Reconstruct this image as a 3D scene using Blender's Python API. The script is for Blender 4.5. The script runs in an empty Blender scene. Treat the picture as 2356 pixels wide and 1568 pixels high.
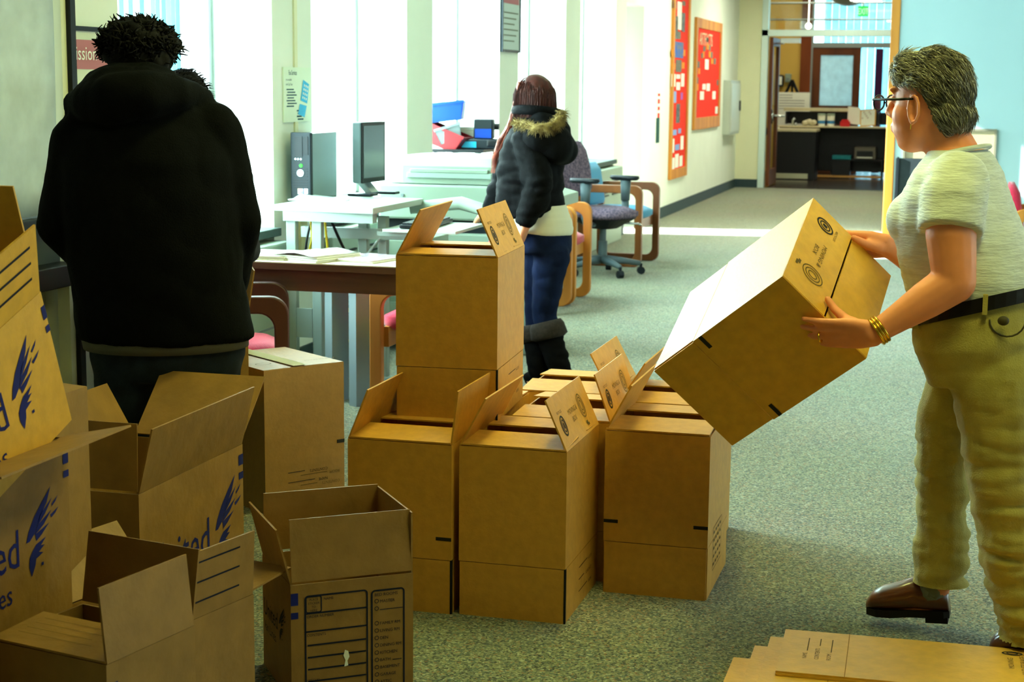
import bpy, bmesh, math, random
import numpy as np
from mathutils import Vector, Matrix, noise
random.seed(7)
PI = math.pi
scene = bpy.context.scene
col = scene.collection

# ------------------------------------------------------------------ camera
cam_data = bpy.data.cameras.new('camera')
cam_data.sensor_width = 36.0
cam_data.lens = 36.0 * 3800.0 / 2356.0
cam_data.clip_end = 200
cam = bpy.data.objects.new('camera', cam_data)
col.objects.link(cam)
YAW, PITCH, ROLL = 0.267088, 0.155067, 0.0095
fw = Vector((-math.sin(YAW) * math.cos(PITCH), math.cos(YAW) * math.cos(PITCH), -math.sin(PITCH)))
rt = Vector((math.cos(YAW), math.sin(YAW), 0))
up = rt.cross(fw)
rt2 = rt * math.cos(ROLL) + up * math.sin(ROLL)
up2 = -rt * math.sin(ROLL) + up * math.cos(ROLL)
cam.matrix_world = Matrix(((rt2.x, up2.x, -fw.x, 0), (rt2.y, up2.y, -fw.y, 0), (rt2.z, up2.z, -fw.z, 1.47), (0, 0, 0, 1)))
cam_data.dof.use_dof = True
cam_data.dof.focus_distance = 4.6
cam_data.dof.aperture_fstop = 8.0
scene.camera = cam

# ------------------------------------------------------------------ view, world, sun, daylight
scene.view_settings.view_transform = 'Standard'
scene.view_settings.look = 'None'
scene.view_settings.gamma = 1.0
scene.view_settings.use_curve_mapping = False
scene.view_settings.exposure = 0.0

world = bpy.data.worlds.new('sky')
scene.world = world
world.use_nodes = True
wn = world.node_tree
bg = wn.nodes['Background']
bg.inputs['Color'].default_value = (0.80, 0.97, 1.0, 1)
bg.inputs['Strength'].default_value = 4.0

sun_d = bpy.data.lights.new('sun', 'SUN')
sun_d.energy = 60.0
sun_d.angle = 0.009
sun_d.color = (1.0, 0.97, 0.9)
sun = bpy.data.objects.new('sun', sun_d)
col.objects.link(sun)
sun.rotation_euler = Vector((1.0, 0.14, -0.42)).to_track_quat('-Z', 'Y').to_euler()

def area_light(name, loc, direction, sx, sy, power, color):
    d = bpy.data.lights.new(name, 'AREA')
    d.shape = 'RECTANGLE'
    d.size, d.size_y = sx, sy
    d.energy = power
    d.color = color
    o = bpy.data.objects.new(name, d)
    col.objects.link(o)
    o.location = loc
    o.rotation_euler = Vector(direction).to_track_quat('-Z', 'Y').to_euler()
    return o

DAY = (0.74, 1.0, 0.98)
PIER_W = 0.50
BAYS = [(3.98, 5.48), (5.98, 7.48), (7.98, 9.47), (9.97, 11.50), (12.02, 13.50), (14.05, 15.50)]
SILL_Z, HEAD_Z = 0.76, 2.72
WX, WG = -3.26, -3.60            # room face of the piers, plane of the glass
for (a, b) in BAYS[1:6]:
    area_light('window_daylight', (WG - 0.22, (a + b) / 2, 1.8), (1, 0, -0.1), b - a + 0.3, 2.3, 560 if b < 11.6 else 230, DAY)
# daylight through the window strip of the right-hand wall
area_light('window_daylight', (4.75, 8.0, 1.9), (-1, 0, -0.15), 7.0, 1.6, 25, (0.86, 0.98, 1.0))

# ------------------------------------------------------------------ materials
def s2l(c):
    return tuple(((v / 255) / 12.92 if v / 255 <= 0.04045 else (((v / 255) + 0.055) / 1.055) ** 2.4) for v in c[:3])

MATS = {}
def mat(name, rgb, rough=0.6, metal=0.0, var=0.0, vscale=20.0, bump=0.0, bscale=120.0, rgb2=None, spec=0.22, stretch=None, emit=None, estr=0.0, coat=0.0, sheen=0.0):
    """procedural material: noise between two colours, optional fine bump"""
    if name in MATS:
        return MATS[name]
    m = bpy.data.materials.new(name)
    m.use_nodes = True
    nt = m.node_tree
    b = nt.nodes['Principled BSDF']
    c1 = s2l(rgb)
    b.inputs['Base Color'].default_value = (*c1, 1)
    b.inputs['Roughness'].default_value = rough
    b.inputs['Metallic'].default_value = metal
    b.inputs['Specular IOR Level'].default_value = spec
    b.inputs['Coat Weight'].default_value = coat
    b.inputs['Sheen Weight'].default_value = sheen
    tc = nt.nodes.new('ShaderNodeTexCoord')
    mp = nt.nodes.new('ShaderNodeMapping')
    nt.links.new(tc.outputs['Object'], mp.inputs['Vector'])
    if stretch:
        mp.inputs['Scale'].default_value = stretch
    if var > 0 or rgb2:
        n = nt.nodes.new('ShaderNodeTexNoise')
        n.inputs['Scale'].default_value = vscale
        n.inputs['Detail'].default_value = 4
        nt.links.new(mp.outputs['Vector'], n.inputs['Vector'])
        r = nt.nodes.new('ShaderNodeValToRGB')
        r.color_ramp.elements[0].position = 0.35
        r.color_ramp.elements[1].position = 0.65
        if rgb2:
            c2 = s2l(rgb2)
            r.color_ramp.elements[0].color = (*c1, 1)
            r.color_ramp.elements[1].color = (*c2, 1)
        else:
            r.color_ramp.elements[0].color = (*[v * (1 - var) for v in c1], 1)
            r.color_ramp.elements[1].color = (*[min(1, v * (1 + var)) for v in c1], 1)
        nt.links.new(n.outputs['Fac'], r.inputs['Fac'])
        nt.links.new(r.outputs['Color'], b.inputs['Base Color'])
    if bump > 0:
        n2 = nt.nodes.new('ShaderNodeTexNoise')
        n2.inputs['Scale'].default_value = bscale
        n2.inputs['Detail'].default_value = 3
        nt.links.new(mp.outputs['Vector'], n2.inputs['Vector'])
        bp = nt.nodes.new('ShaderNodeBump')
        bp.inputs['Strength'].default_value = bump
        bp.inputs['Distance'].default_value = 0.01
        nt.links.new(n2.outputs['Fac'], bp.inputs['Height'])
        nt.links.new(bp.outputs['Normal'], b.inputs['Normal'])
    if emit:
        b.inputs['Emission Color'].default_value = (*s2l(emit), 1)
        b.inputs['Emission Strength'].default_value = estr
    MATS[name] = m
    return m

def glass_mat(name, tint=(1, 1, 1), gloss=0.07, rough=0.02):
    if name in MATS:
        return MATS[name]
    m = bpy.data.materials.new(name)
    m.use_nodes = True
    nt = m.node_tree
    nt.nodes.remove(nt.nodes['Principled BSDF'])
    out = nt.nodes['Material Output']
    t = nt.nodes.new('ShaderNodeBsdfTransparent')
    t.inputs['Color'].default_value = (*tint, 1)
    g = nt.nodes.new('ShaderNodeBsdfGlossy')
    g.inputs['Roughness'].default_value = rough
    mx = nt.nodes.new('ShaderNodeMixShader')
    mx.inputs['Fac'].default_value = gloss
    nt.links.new(t.outputs[0], mx.inputs[1])
    nt.links.new(g.outputs[0], mx.inputs[2])
    nt.links.new(mx.outputs[0], out.inputs['Surface'])
    MATS[name] = m
    return m

def sheer_mat(name, rgb, trans=0.6):
    if name in MATS:
        return MATS[name]
    m = bpy.data.materials.new(name)
    m.use_nodes = True
    nt = m.node_tree
    nt.nodes.remove(nt.nodes['Principled BSDF'])
    out = nt.nodes['Material Output']
    t = nt.nodes.new('ShaderNodeBsdfTranslucent')
    d = nt.nodes.new('ShaderNodeBsdfDiffuse')
    n = nt.nodes.new('ShaderNodeTexNoise')
    n.inputs['Scale'].default_value = 9
    n.inputs['Detail'].default_value = 6
    r = nt.nodes.new('ShaderNodeValToRGB')
    c = s2l(rgb)
    r.color_ramp.elements[0].position = 0.3
    r.color_ramp.elements[1].position = 0.7
    r.color_ramp.elements[0].color = (*[v * 0.82 for v in c], 1)
    r.color_ramp.elements[1].color = (*c, 1)
    tc = nt.nodes.new('ShaderNodeTexCoord')
    nt.links.new(tc.outputs['Object'], n.inputs['Vector'])
    nt.links.new(n.outputs['Fac'], r.inputs['Fac'])
    for s in (t, d):
        nt.links.new(r.outputs['Color'], s.inputs['Color'])
    mx = nt.nodes.new('ShaderNodeMixShader')
    mx.inputs['Fac'].default_value = trans
    nt.links.new(d.outputs[0], mx.inputs[1])
    nt.links.new(t.outputs[0], mx.inputs[2])
    nt.links.new(mx.outputs[0], out.inputs['Surface'])
    MATS[name] = m
    return m

def carpet_mat():
    m = bpy.data.materials.new('carpet')
    m.use_nodes = True
    nt = m.node_tree
    b = nt.nodes['Principled BSDF']
    b.inputs['Roughness'].default_value = 0.95
    b.inputs['Specular IOR Level'].default_value = 0.15
    b.inputs['Sheen Weight'].default_value = 0.25
    tc = nt.nodes.new('ShaderNodeTexCoord')
    v = nt.nodes.new('ShaderNodeTexVoronoi')
    v.inputs['Scale'].default_value = 170
    nt.links.new(tc.outputs['Object'], v.inputs['Vector'])
    sep = nt.nodes.new('ShaderNodeSeparateColor')
    nt.links.new(v.outputs['Color'], sep.inputs['Color'])
    r = nt.nodes.new('ShaderNodeValToRGB')
    r.color_ramp.interpolation = 'CONSTANT'
    cols = [(48, 56, 42), (114, 118, 88), (140, 140, 108), (84, 100, 88), (146, 112, 72), (166, 166, 142)]
    r.color_ramp.elements[0].color = (*s2l(cols[0]), 1)
    r.color_ramp.elements[1].position = 0.16
    r.color_ramp.elements[1].color = (*s2l(cols[1]), 1)
    for p, c in zip((0.42, 0.64, 0.84, 0.90), cols[2:]):
        e = r.color_ramp.elements.new(p)
        e.color = (*s2l(c), 1)
    nt.links.new(sep.outputs[0], r.inputs['Fac'])
    n = nt.nodes.new('ShaderNodeTexNoise')
    n.inputs['Scale'].default_value = 1.3
    nt.links.new(tc.outputs['Object'], n.inputs['Vector'])
    mx = nt.nodes.new('ShaderNodeMix')
    mx.data_type = 'RGBA'
    mx.blend_type = 'MULTIPLY'
    mx.inputs[0].default_value = 0.25
    nt.links.new(r.outputs['Color'], mx.inputs[6])
    nt.links.new(n.outputs['Color'], mx.inputs[7])
    nt.links.new(mx.outputs[2], b.inputs['Base Color'])
    n2 = nt.nodes.new('ShaderNodeTexNoise')
    n2.inputs['Scale'].default_value = 260
    nt.links.new(tc.outputs['Object'], n2.inputs['Vector'])
    bp = nt.nodes.new('ShaderNodeBump')
    bp.inputs['Strength'].default_value = 0.5
    bp.inputs['Distance'].default_value = 0.006
    nt.links.new(n2.outputs['Fac'], bp.inputs['Height'])
    nt.links.new(bp.outputs['Normal'], b.inputs['Normal'])
    return m

CARPET = carpet_mat()
WALL = mat('wall_paint', (226, 232, 218), 0.8, var=0.02, vscale=3, bump=0.05, bscale=200)
WALLC = mat('wall_paint_pale', (168, 200, 208), 0.8, var=0.015, vscale=2, bump=0.05, bscale=200)
CREAM = mat('wall_paint_cream', (222, 222, 186), 0.8, var=0.02, vscale=3)
CEIL = mat('ceiling_tile', (150, 146, 128), 0.9, var=0.04, vscale=60)
BASE = mat('rubber_baseboard', (44, 62, 66), 0.5)
ALU = mat('aluminium', (176, 186, 186), 0.4, 0.7)
DARKM = mat('dark_metal', (36, 42, 48), 0.45, 0.5)
GLASS = glass_mat('window_glass', (0.94, 0.98, 0.98), 0.06)
CARD = mat('cardboard', (196, 142, 54), 0.5, var=0.07, vscale=35, bump=0.08, bscale=90, spec=0.45)
CARD2 = mat('cardboard_worn', (146, 108, 52), 0.55, var=0.11, vscale=16, bump=0.15, bscale=40, spec=0.4)
CARDP = mat('cardboard_pale', (150, 112, 54), 0.5, var=0.07, vscale=30, bump=0.08, bscale=90, spec=0.45)
CARDY = mat('cardboard_yellow', (212, 160, 52), 0.48, var=0.07, vscale=30, bump=0.08, bscale=80, spec=0.5)
INK = mat('black_ink', (34, 32, 28), 0.7)
INKF = mat('faded_ink', (96, 78, 42), 0.8)
BLUE = mat('blue_ink', (20, 30, 110), 0.7)
BLUEB = mat('blue_black_ink', (18, 24, 48), 0.7)
OAK = mat('oak', (206, 138, 44), 0.6, rgb2=(176, 104, 26), vscale=5, stretch=(1, 1, 0.12), spec=0.5)
OAKD = mat('brown_oak', (140, 82, 32), 0.42, rgb2=(104, 56, 20), vscale=5, stretch=(1, 1, 0.12), spec=0.5)
MAHOG = mat('mahogany', (72, 26, 14), 0.5, rgb2=(50, 18, 10), vscale=5, stretch=(1, 1, 0.12), spec=0.5)
WALNUT = mat('walnut_laminate', (92, 62, 46), 0.45, rgb2=(66, 42, 32), vscale=6, stretch=(0.15, 1, 3), spec=0.4)
BEIGEL = mat('beige_laminate', (206, 196, 178), 0.4, var=0.03, vscale=10)
WHITEL = mat('white_laminate', (172, 188, 180), 0.35, var=0.01, vscale=10)
PLASW = mat('off_white_plastic', (142, 160, 144), 0.45, var=0.02, vscale=6)
PLASG = mat('grey_plastic', (120, 132, 136), 0.5)
PLASD = mat('dark_grey_plastic', (24, 32, 37), 0.45)
BLACKP = mat('black_plastic', (18, 20, 24), 0.4)
REDF = mat('red_upholstery', (190, 34, 66), 0.9, var=0.08, vscale=120, bump=0.2, bscale=300, sheen=0.3)
BLUF = mat('blue_upholstery', (24, 140, 186), 0.9, var=0.08, vscale=120, bump=0.2, bscale=300, sheen=0.3)
TWEED = mat('tweed_upholstery', (134, 112, 130), 0.95, rgb2=(66, 62, 82), vscale=60, bump=0.3, bscale=200)
PAPER = mat('white_paper', (238, 240, 228), 0.8, var=0.02, vscale=8)

# ------------------------------------------------------------------ mesh helpers
class MB:
    """collects closed shapes, then links them as ONE mesh object"""
    def __init__(self):
        self.v, self.f, self.mi = [], [], []
    def add(self, vs, fs, m=0):
        o = len(self.v)
        self.v += [tuple(p) for p in vs]
        self.f += [tuple(i + o for i in f) for f in fs]
        self.mi += [m] * len(fs)
        return self
    def box(self, c, s, rz=0.0, M=None, m=0):
        x, y, z = s[0] / 2, s[1] / 2, s[2] / 2
        vs = [Vector((a * x, b * y, d * z)) for a in (-1, 1) for b in (-1, 1) for d in (-1, 1)]
        if rz:
            R = Matrix.Rotation(rz, 3, 'Z')
            vs = [R @ p for p in vs]
        if M is not None:
            vs = [M @ p for p in vs]
        vs = [p + Vector(c) for p in vs]
        return self.add(vs, [(0, 1, 3, 2), (4, 6, 7, 5), (0, 4, 5, 1), (2, 3, 7, 6), (0, 2, 6, 4), (1, 5, 7, 3)], m)
    def span(self, a, b, m=0):
        return self.box([(p + q) / 2 for p, q in zip(a, b)], [abs(p - q) for p, q in zip(a, b)], m=m)
    def prism(self, poly, o, u, v, t, m=0):
        """polygon (2-D) extruded by vector t, placed at o with axes u, v"""
        o, u, v, t = Vector(o), Vector(u), Vector(v), Vector(t)
        n = len(poly)
        a = [o + u * p[0] + v * p[1] for p in poly]
        vs = a + [p + t for p in a]
        fs = [tuple(range(n))[::-1], tuple(range(n, 2 * n))] + [(i, (i + 1) % n, n + (i + 1) % n, n + i) for i in range(n)]
        if u.cross(v).dot(t) < 0:
            fs = [f[::-1] for f in fs]
        return self.add(vs, fs, m)
    def tube(self, pts, r, n=10, m=0, closed=False, sq=1.0):
        pts = [Vector(p) for p in pts]
        rs = r if isinstance(r, (list, tuple)) else [r] * len(pts)
        k = len(pts)
        vs = []
        prev = None
        for i, p in enumerate(pts):
            if closed:
                t = (pts[(i + 1) % k] - pts[i - 1])
            else:
                t = pts[min(i + 1, k - 1)] - pts[max(i - 1, 0)]
            t = t.normalized() if t.length > 1e-9 else Vector((0, 0, 1))
            if prev is None:
                h = Vector((0, 0, 1)) if abs(t.z) < 0.9 else Vector((1, 0, 0))
                a = t.cross(h).normalized()
            else:
                a = (prev - t * prev.dot(t)).normalized()
            prev = a
            b = t.cross(a)
            for j in range(n):
                w = 2 * PI * j / n
                vs.append(p + (a * math.cos(w) * sq + b * math.sin(w)) * rs[i])
        fs = []
        seg = k if closed else k - 1
        for i in range(seg):
            for j in range(n):
                i2 = (i + 1) % k
                fs.append((i * n + j, i * n + (j + 1) % n, i2 * n + (j + 1) % n, i2 * n + j))
        if not closed:
            fs.append(tuple(range(n))[::-1])
            fs.append(tuple((k - 1) * n + j for j in range(n)))
        return self.add(vs, fs, m)
    def ell(self, c, r, n=16, k=10, M=None, m=0):
        c = Vector(c)
        r = (r, r, r) if not isinstance(r, (tuple, list)) else r
        vs = [Vector((0, 0, -r[2]))]
        for i in range(1, k):
            w = -PI / 2 + PI * i / k
            for j in range(n):
                a = 2 * PI * j / n
                vs.append(Vector((r[0] * math.cos(w) * math.cos(a), r[1] * math.cos(w) * math.sin(a), r[2] * math.sin(w))))
        vs.append(Vector((0, 0, r[2])))
        if M is not None:
            vs = [M @ p for p in vs]
        vs = [p + c for p in vs]
        fs = [(0, 1 + (j + 1) % n, 1 + j) for j in range(n)]
        for i in range(k - 2):
            for j in range(n):
                fs.append((1 + i * n + j, 1 + i * n + (j + 1) % n, 1 + (i + 1) * n + (j + 1) % n, 1 + (i + 1) * n + j))
        L = len(vs) - 1
        fs += [(L, 1 + (k - 2) * n + j, 1 + (k - 2) * n + (j + 1) % n) for j in range(n)]
        return self.add(vs, fs, m)
    def loft(self, rings, n=24, m=0, p=2.0):
        """rings: (centre, half-axis vector a, half-axis vector b); p > 2 squares the section"""
        vs = []
        for c, a, b in rings:
            c, a, b = Vector(c), Vector(a), Vector(b)
            for j in range(n):
                w = 2 * PI * j / n
                cs, sn = math.cos(w), math.sin(w)
                cs = math.copysign(abs(cs) ** (2 / p), cs)
                sn = math.copysign(abs(sn) ** (2 / p), sn)
                vs.append(c + a * cs + b * sn)
        fs = []
        k = len(rings)
        for i in range(k - 1):
            for j in range(n):
                fs.append((i * n + j, i * n + (j + 1) % n, (i + 1) * n + (j + 1) % n, (i + 1) * n + j))
        fs.append(tuple(range(n))[::-1])
        fs.append(tuple((k - 1) * n + j for j in range(n)))
        return self.add(vs, fs, m)
    def chain(self, pr, n=14):
        """tapered limb through (point, radius) pairs: spheres joined by cones"""
        for (p, r) in pr:
            self.ell(p, r, n, 8)
        for (p, r), (q, s) in zip(pr[:-1], pr[1:]):
            self.tube([p, q], [r, s], n)
        return self
    def build(self, name, mats, parent=None, smooth=False, bevel=0.0, bseg=2, fix=True):
        me = bpy.data.meshes.new(name)
        me.from_pydata(self.v, [], self.f)
        mats = mats if isinstance(mats, (list, tuple)) else [mats]
        for q in mats:
            me.materials.append(q)
        if len(mats) > 1:
            me.polygons.foreach_set('material_index', self.mi)
        if fix:
            b = bmesh.new()
            b.from_mesh(me)
            bmesh.ops.recalc_face_normals(b, faces=b.faces)
            b.to_mesh(me)
            b.free()
        if smooth:
            me.polygons.foreach_set('use_smooth', [True] * len(me.polygons))
        me.update()
        o = bpy.data.objects.new(name, me)
        col.objects.link(o)
        if parent is not None:
            o.parent = parent
        if bevel > 0:
            bm_ = o.modifiers.new('bevel', 'BEVEL')
            bm_.width = bevel
            bm_.segments = bseg
            bm_.limit_method = 'ANGLE'
            bm_.angle_limit = 0.6
        return o

def tag(o, label, cat, group=None):
    o['label'] = label
    o['category'] = cat
    if group:
        o['group'] = group
    return o

def thing(name, label, cat, loc=(0, 0, 0), rz=0.0, group=None):
    o = bpy.data.objects.new(name, None)
    o.empty_display_size = 0.1
    col.objects.link(o)
    o.location = loc
    o.rotation_euler = (0, 0, rz)
    return tag(o, label, cat, group)

def structure(o):
    o['kind'] = 'structure'
    return o

def copy_tree(o, parent=None):
    c = o.copy()
    col.objects.link(c)
    c.parent = parent
    for ch in list(o.children):
        copy_tree(ch, c)
    return c

def rrect(w, h, r, k=5, x0=0.0, y0=0.0):
    pts = []
    for cx, cy, a0 in ((w - r, h - r, 0), (r, h - r, PI / 2), (r, r, PI), (w - r, r, 1.5 * PI)):
        for i in range(k + 1):
            a = a0 + PI / 2 * i / k
            pts.append((x0 + cx + r * math.cos(a), y0 + cy + r * math.sin(a)))
    return pts

_text_cache = {}
def text_geo(s, size, align='LEFT', squeeze=1.0):
    key = (s, round(size, 5), align, squeeze)
    if key in _text_cache:
        return _text_cache[key]
    cu = bpy.data.curves.new('lettering', 'FONT')
    cu.body = s
    cu.size = size
    cu.align_x = align
    cu.resolution_u = 2
    o = bpy.data.objects.new('lettering', cu)
    col.objects.link(o)
    dg = bpy.context.evaluated_depsgraph_get()
    me = o.evaluated_get(dg).to_mesh()
    vs = [(p.co.x * squeeze, p.co.y) for p in me.vertices]
    fs = [tuple(f.vertices) for f in me.polygons]
    o.evaluated_get(dg).to_mesh_clear()
    bpy.data.objects.remove(o)
    bpy.data.curves.remove(cu)
    _text_cache[key] = (vs, fs)
    return vs, fs

class Print:
    """flat ink on one panel: origin o, right u, up v; everything lies just proud of the surface"""
    def __init__(self, o, u, v, off=0.0012):
        self.o, self.u, self.v = Vector(o), Vector(u).normalized(), Vector(v).normalized()
        self.n = self.u.cross(self.v).normalized()
        self.off = off
        self.mb = MB()
    def P(self, x, y):
        return self.o + self.u * x + self.v * y + self.n * self.off
    def text(self, s, x, y, size, align='LEFT', squeeze=1.0, shear=0.0):
        vs, fs = text_geo(s, size, align, squeeze)
        self.mb.add([self.P(x + a + b * shear, y + b) for a, b in vs], fs)
        return self
    def poly(self, pts):
        self.mb.add([self.P(*p) for p in pts], [tuple(range(len(pts)))])
        return self
    def rect(self, x0, y0, x1, y1):
        return self.poly([(x0, y0), (x1, y0), (x1, y1), (x0, y1)])
    def ring(self, cx, cy, rx, ry, w, n=24):
        a = [(cx + rx * math.cos(2 * PI * i / n), cy + ry * math.sin(2 * PI * i / n)) for i in range(n)]
        b = [(cx + (rx - w) * math.cos(2 * PI * i / n), cy + (ry - w) * math.sin(2 * PI * i / n)) for i in range(n)]
        self.mb.add([self.P(*p) for p in a + b], [(i, (i + 1) % n, n + (i + 1) % n, n + i) for i in range(n)])
        return self
    def frame(self, x0, y0, x1, y1, r, w):
        a = rrect(x1 - x0, y1 - y0, r, 4, x0, y0)
        b = rrect(x1 - x0 - 2 * w, y1 - y0 - 2 * w, max(r - w, 0.0005), 4, x0 + w, y0 + w)
        n = len(a)
        self.mb.add([self.P(*p) for p in a + b], [(i, (i + 1) % n, n + (i + 1) % n, n + i) for i in range(n)])
        return self
    def build(self, m, parent, name='printing'):
        return self.mb.build(name, m, parent, fix=False)

def fuse(mb, voxel=0.012, smooth=6, sf=0.5):
    """voxel-union of overlapping closed shapes -> (verts, faces)"""
    me = bpy.data.meshes.new('tmp')
    me.from_pydata(mb.v, [], mb.f)
    b = bmesh.new()
    b.from_mesh(me)
    bmesh.ops.recalc_face_normals(b, faces=b.faces)
    b.to_mesh(me)
    b.free()
    o = bpy.data.objects.new('tmp', me)
    col.objects.link(o)
    r = o.modifiers.new('r', 'REMESH')
    r.mode = 'VOXEL'
    r.voxel_size = voxel
    if smooth:
        s = o.modifiers.new('s', 'SMOOTH')
        s.iterations = smooth
        s.factor = sf
    dg = bpy.context.evaluated_depsgraph_get()
    ev = o.evaluated_get(dg)
    m2 = ev.to_mesh()
    vs = [Vector(p.co) for p in m2.vertices]
    ns = [Vector(p.normal) for p in m2.vertices]
    fs = [tuple(f.vertices) for f in m2.polygons]
    ev.to_mesh_clear()
    bpy.data.objects.remove(o)
    bpy.data.meshes.remove(me)
    return vs, ns, fs

def organic(name, mb, m, parent=None, voxel=0.012, smooth=6, disp=None, keep=None, sf=0.5):
    vs, ns, fs = fuse(mb, voxel, smooth, sf)
    if disp:
        vs = [p + n * disp(p, n) for p, n in zip(vs, ns)]
    if keep:
        ok = [keep(p) for p in vs]
        fs = [f for f in fs if all(ok[i] for i in f)]
        used = sorted({i for f in fs for i in f})
        ix = {q: i for i, q in enumerate(used)}
        vs = [vs[i] for i in used]
        fs = [tuple(ix[i] for i in f) for f in fs]
    me = bpy.data.meshes.new(name)
    me.from_pydata(vs, [], fs)
    me.materials.append(m)
    me.polygons.foreach_set('use_smooth', [True] * len(me.polygons))
    me.update()
    o = bpy.data.objects.new(name, me)
    col.objects.link(o)
    if parent is not None:
        o.parent = parent
    return o

# ================================================================== THE SETTING
FARY, FRONTY, FRONTX, RX, BY, CZ = 24.1, 15.5, -0.70, 4.6, -4.0, 3.0
structure(MB().span((-3.70, BY, -0.08), (RX, FARY, 0)).build('floor', CARPET))
structure(MB().span((-3.70, BY, CZ), (RX, FARY, CZ + 0.1)).build('ceiling', CEIL))
GROUND = mat('outside_ground', (150, 150, 140), 0.9)
structure(MB().span((-40, -30, -0.5), (-3.72, 60, -0.3)).build('ground', GROUND))
structure(MB().span((-10.6, -8, -0.3), (-10, 12.8, 9.0)).build('wall_sun_block', mat('sun_block_render', (190, 186, 170), 0.9)))  # unseen wall added to keep the sun out of the nearer windows

w = MB()
ys = [BY] + [q for b in BAYS for q in b] + [16.0]
for i in range(0, len(ys), 2):                                   # piers between the bays
    w.span((-3.66, ys[i], 0), (WX, ys[i + 1], CZ))
for a, b in BAYS:
    w.span((-3.66, a, 0), (-3.32, b, SILL_Z - 0.04))
    w.span((-3.66, a, HEAD_Z), (WX, b, CZ))
w.span((-3.66, 16.0, 2.25), (WX, 16.9, CZ))
w.span((-3.66, 16.9, 0), (WX, FARY, CZ))
structure(w.build('wall_left', WALL))
SILLM = mat('slate_sill', (52, 68, 66), 0.45, var=0.06, vscale=12)
for i, (a, b) in enumerate(BAYS):
    f = MB()
    fx = WG
    for yy in (a + 0.025, b - 0.025):
        f.span((fx - 0.03, yy - 0.025, SILL_Z), (fx + 0.03, yy + 0.025, HEAD_Z))
    f.span((fx - 0.03, a, SILL_Z), (fx + 0.03, b, SILL_Z + 0.05))
    f.span((fx - 0.03, a, HEAD_Z - 0.05), (fx + 0.03, b, HEAD_Z))
    fo = structure(f.build('window_%d' % (i + 1), ALU))
    MB().span((fx - 0.004, a + 0.05, SILL_Z + 0.05), (fx + 0.004, b - 0.05, HEAD_Z - 0.05)).build('pane', GLASS, fo)
    MB().span((-3.64, a, SILL_Z - 0.04), (-3.22, b, SILL_Z)).build('sill', SILLM, fo, bevel=0.004)
# glazed door to the outside
d = MB()
for yy in (16.03, 16.87):
    d.span((-3.6, yy - 0.03, 0), (-3.54, yy + 0.03, 2.25))
d.span((-3.6, 16.0, 2.19), (-3.54, 16.9, 2.25))
d.span((-3.6, 16.0, 0), (-3.54, 16.9, 0.06))
do = structure(d.build('door_1', ALU))
MB().span((-3.575, 16.06, 0.06), (-3.565, 16.84, 2.19)).build('pane', GLASS, do)
MB().tube([(-3.50, 16.1, 1.0), (-3.50, 16.8, 1.0)], 0.015).build('push_bar', DARKM, do, smooth=True)
b = MB()
b.span((WX, 16.9, 0), (WX + 0.012, FARY, 0.12))
for y0, y1 in ((5.48, 5.98), (7.48, 7.98), (9.47, 9.97), (11.5, 12.02), (13.5, 14.05), (15.5, 16.0)):
    b.span((WX, y0, 0), (WX + 0.012, y1, 0.12))
structure(b.build('baseboard_left', BASE))

# far wall with the double glass doors
DX0, DX1 = -2.93, -0.86
w = MB()
w.span((-3.26, FARY, 0), (DX0, FARY + 0.15, CZ))
w.span((DX1, FARY, 0), (FRONTX + 0.1, FARY + 0.15, CZ))
w.span((DX0, FARY, 2.86), (DX1, FARY + 0.15, CZ))
structure(w.build('wall_far', CREAM))
structure(MB().span((-3.26, FARY - 0.012, 0), (DX0 - 0.002, FARY, 0.12)).build('baseboard_far', BASE))
f = MB()
FRM = mat('door_frame_metal', (206, 226, 222), 0.4, 0.3)
for x0 in (DX0, DX1 - 0.09):
    f.span((x0, FARY - 0.03, 0), (x0 + 0.09, FARY + 0.13, 2.86))
f.span((DX0, FARY - 0.03, 2.16), (DX1, FARY + 0.13, 2.25))
f.span((DX0, FARY - 0.03, 2.80), (DX1, FARY + 0.13, 2.86))
fr = structure(f.build('door_2', FRM, bevel=0.004))
MB().span((DX0 + 0.09, FARY + 0.04, 2.25), (DX1 - 0.09, FARY + 0.05, 2.80)).build('transom_pane', GLASS, fr)
# left leaf stands open into the lobby
lf = MB()
lx = DX0 + 0.10
BROWNW = mat('brown_door_wood', (104, 56, 24), 0.45, rgb2=(76, 38, 16), vscale=5, stretch=(1, 1, 0.15))
lf.span((lx, FARY + 0.13, 0.02), (lx + 0.05, FARY + 0.25, 2.15))
lf.span((lx, FARY + 0.93, 0.02), (lx + 0.05, FARY + 1.05, 2.15))
lf.span((lx, FARY + 0.25, 0.02), (lx + 0.05, FARY + 0.93, 0.25))
lf.span((lx, FARY + 0.25, 2.03), (lx + 0.05, FARY + 0.93, 2.15))
leaf = lf.build('door_leaf', BROWNW, fr, bevel=0.003)
MB().span((lx + 0.02, FARY + 0.25, 0.25), (lx + 0.03, FARY + 0.93, 2.03)).build('pane', GLASS, leaf)
h = MB().box((lx + 0.06, FARY + 0.20, 1.02), (0.02, 0.06, 0.20))
h.tube([(lx + 0.07, FARY + 0.2, 1.03), (lx + 0.12, FARY + 0.2, 1.03), (lx + 0.24, FARY + 0.17, 1.03)], 0.016)
h.build('lever_handle', mat('chrome', (200, 205, 205), 0.2, 1.0), leaf, smooth=True)
cl = MB().box((lx + 0.30, FARY + 0.10, 2.10), (0.28, 0.07, 0.07))
cl.tube([(lx + 0.2, FARY + 0.12, 2.06), (lx + 0.05, FARY + 0.45, 2.07)], 0.012)
cl.build('door_closer', ALU, fr)
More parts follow.
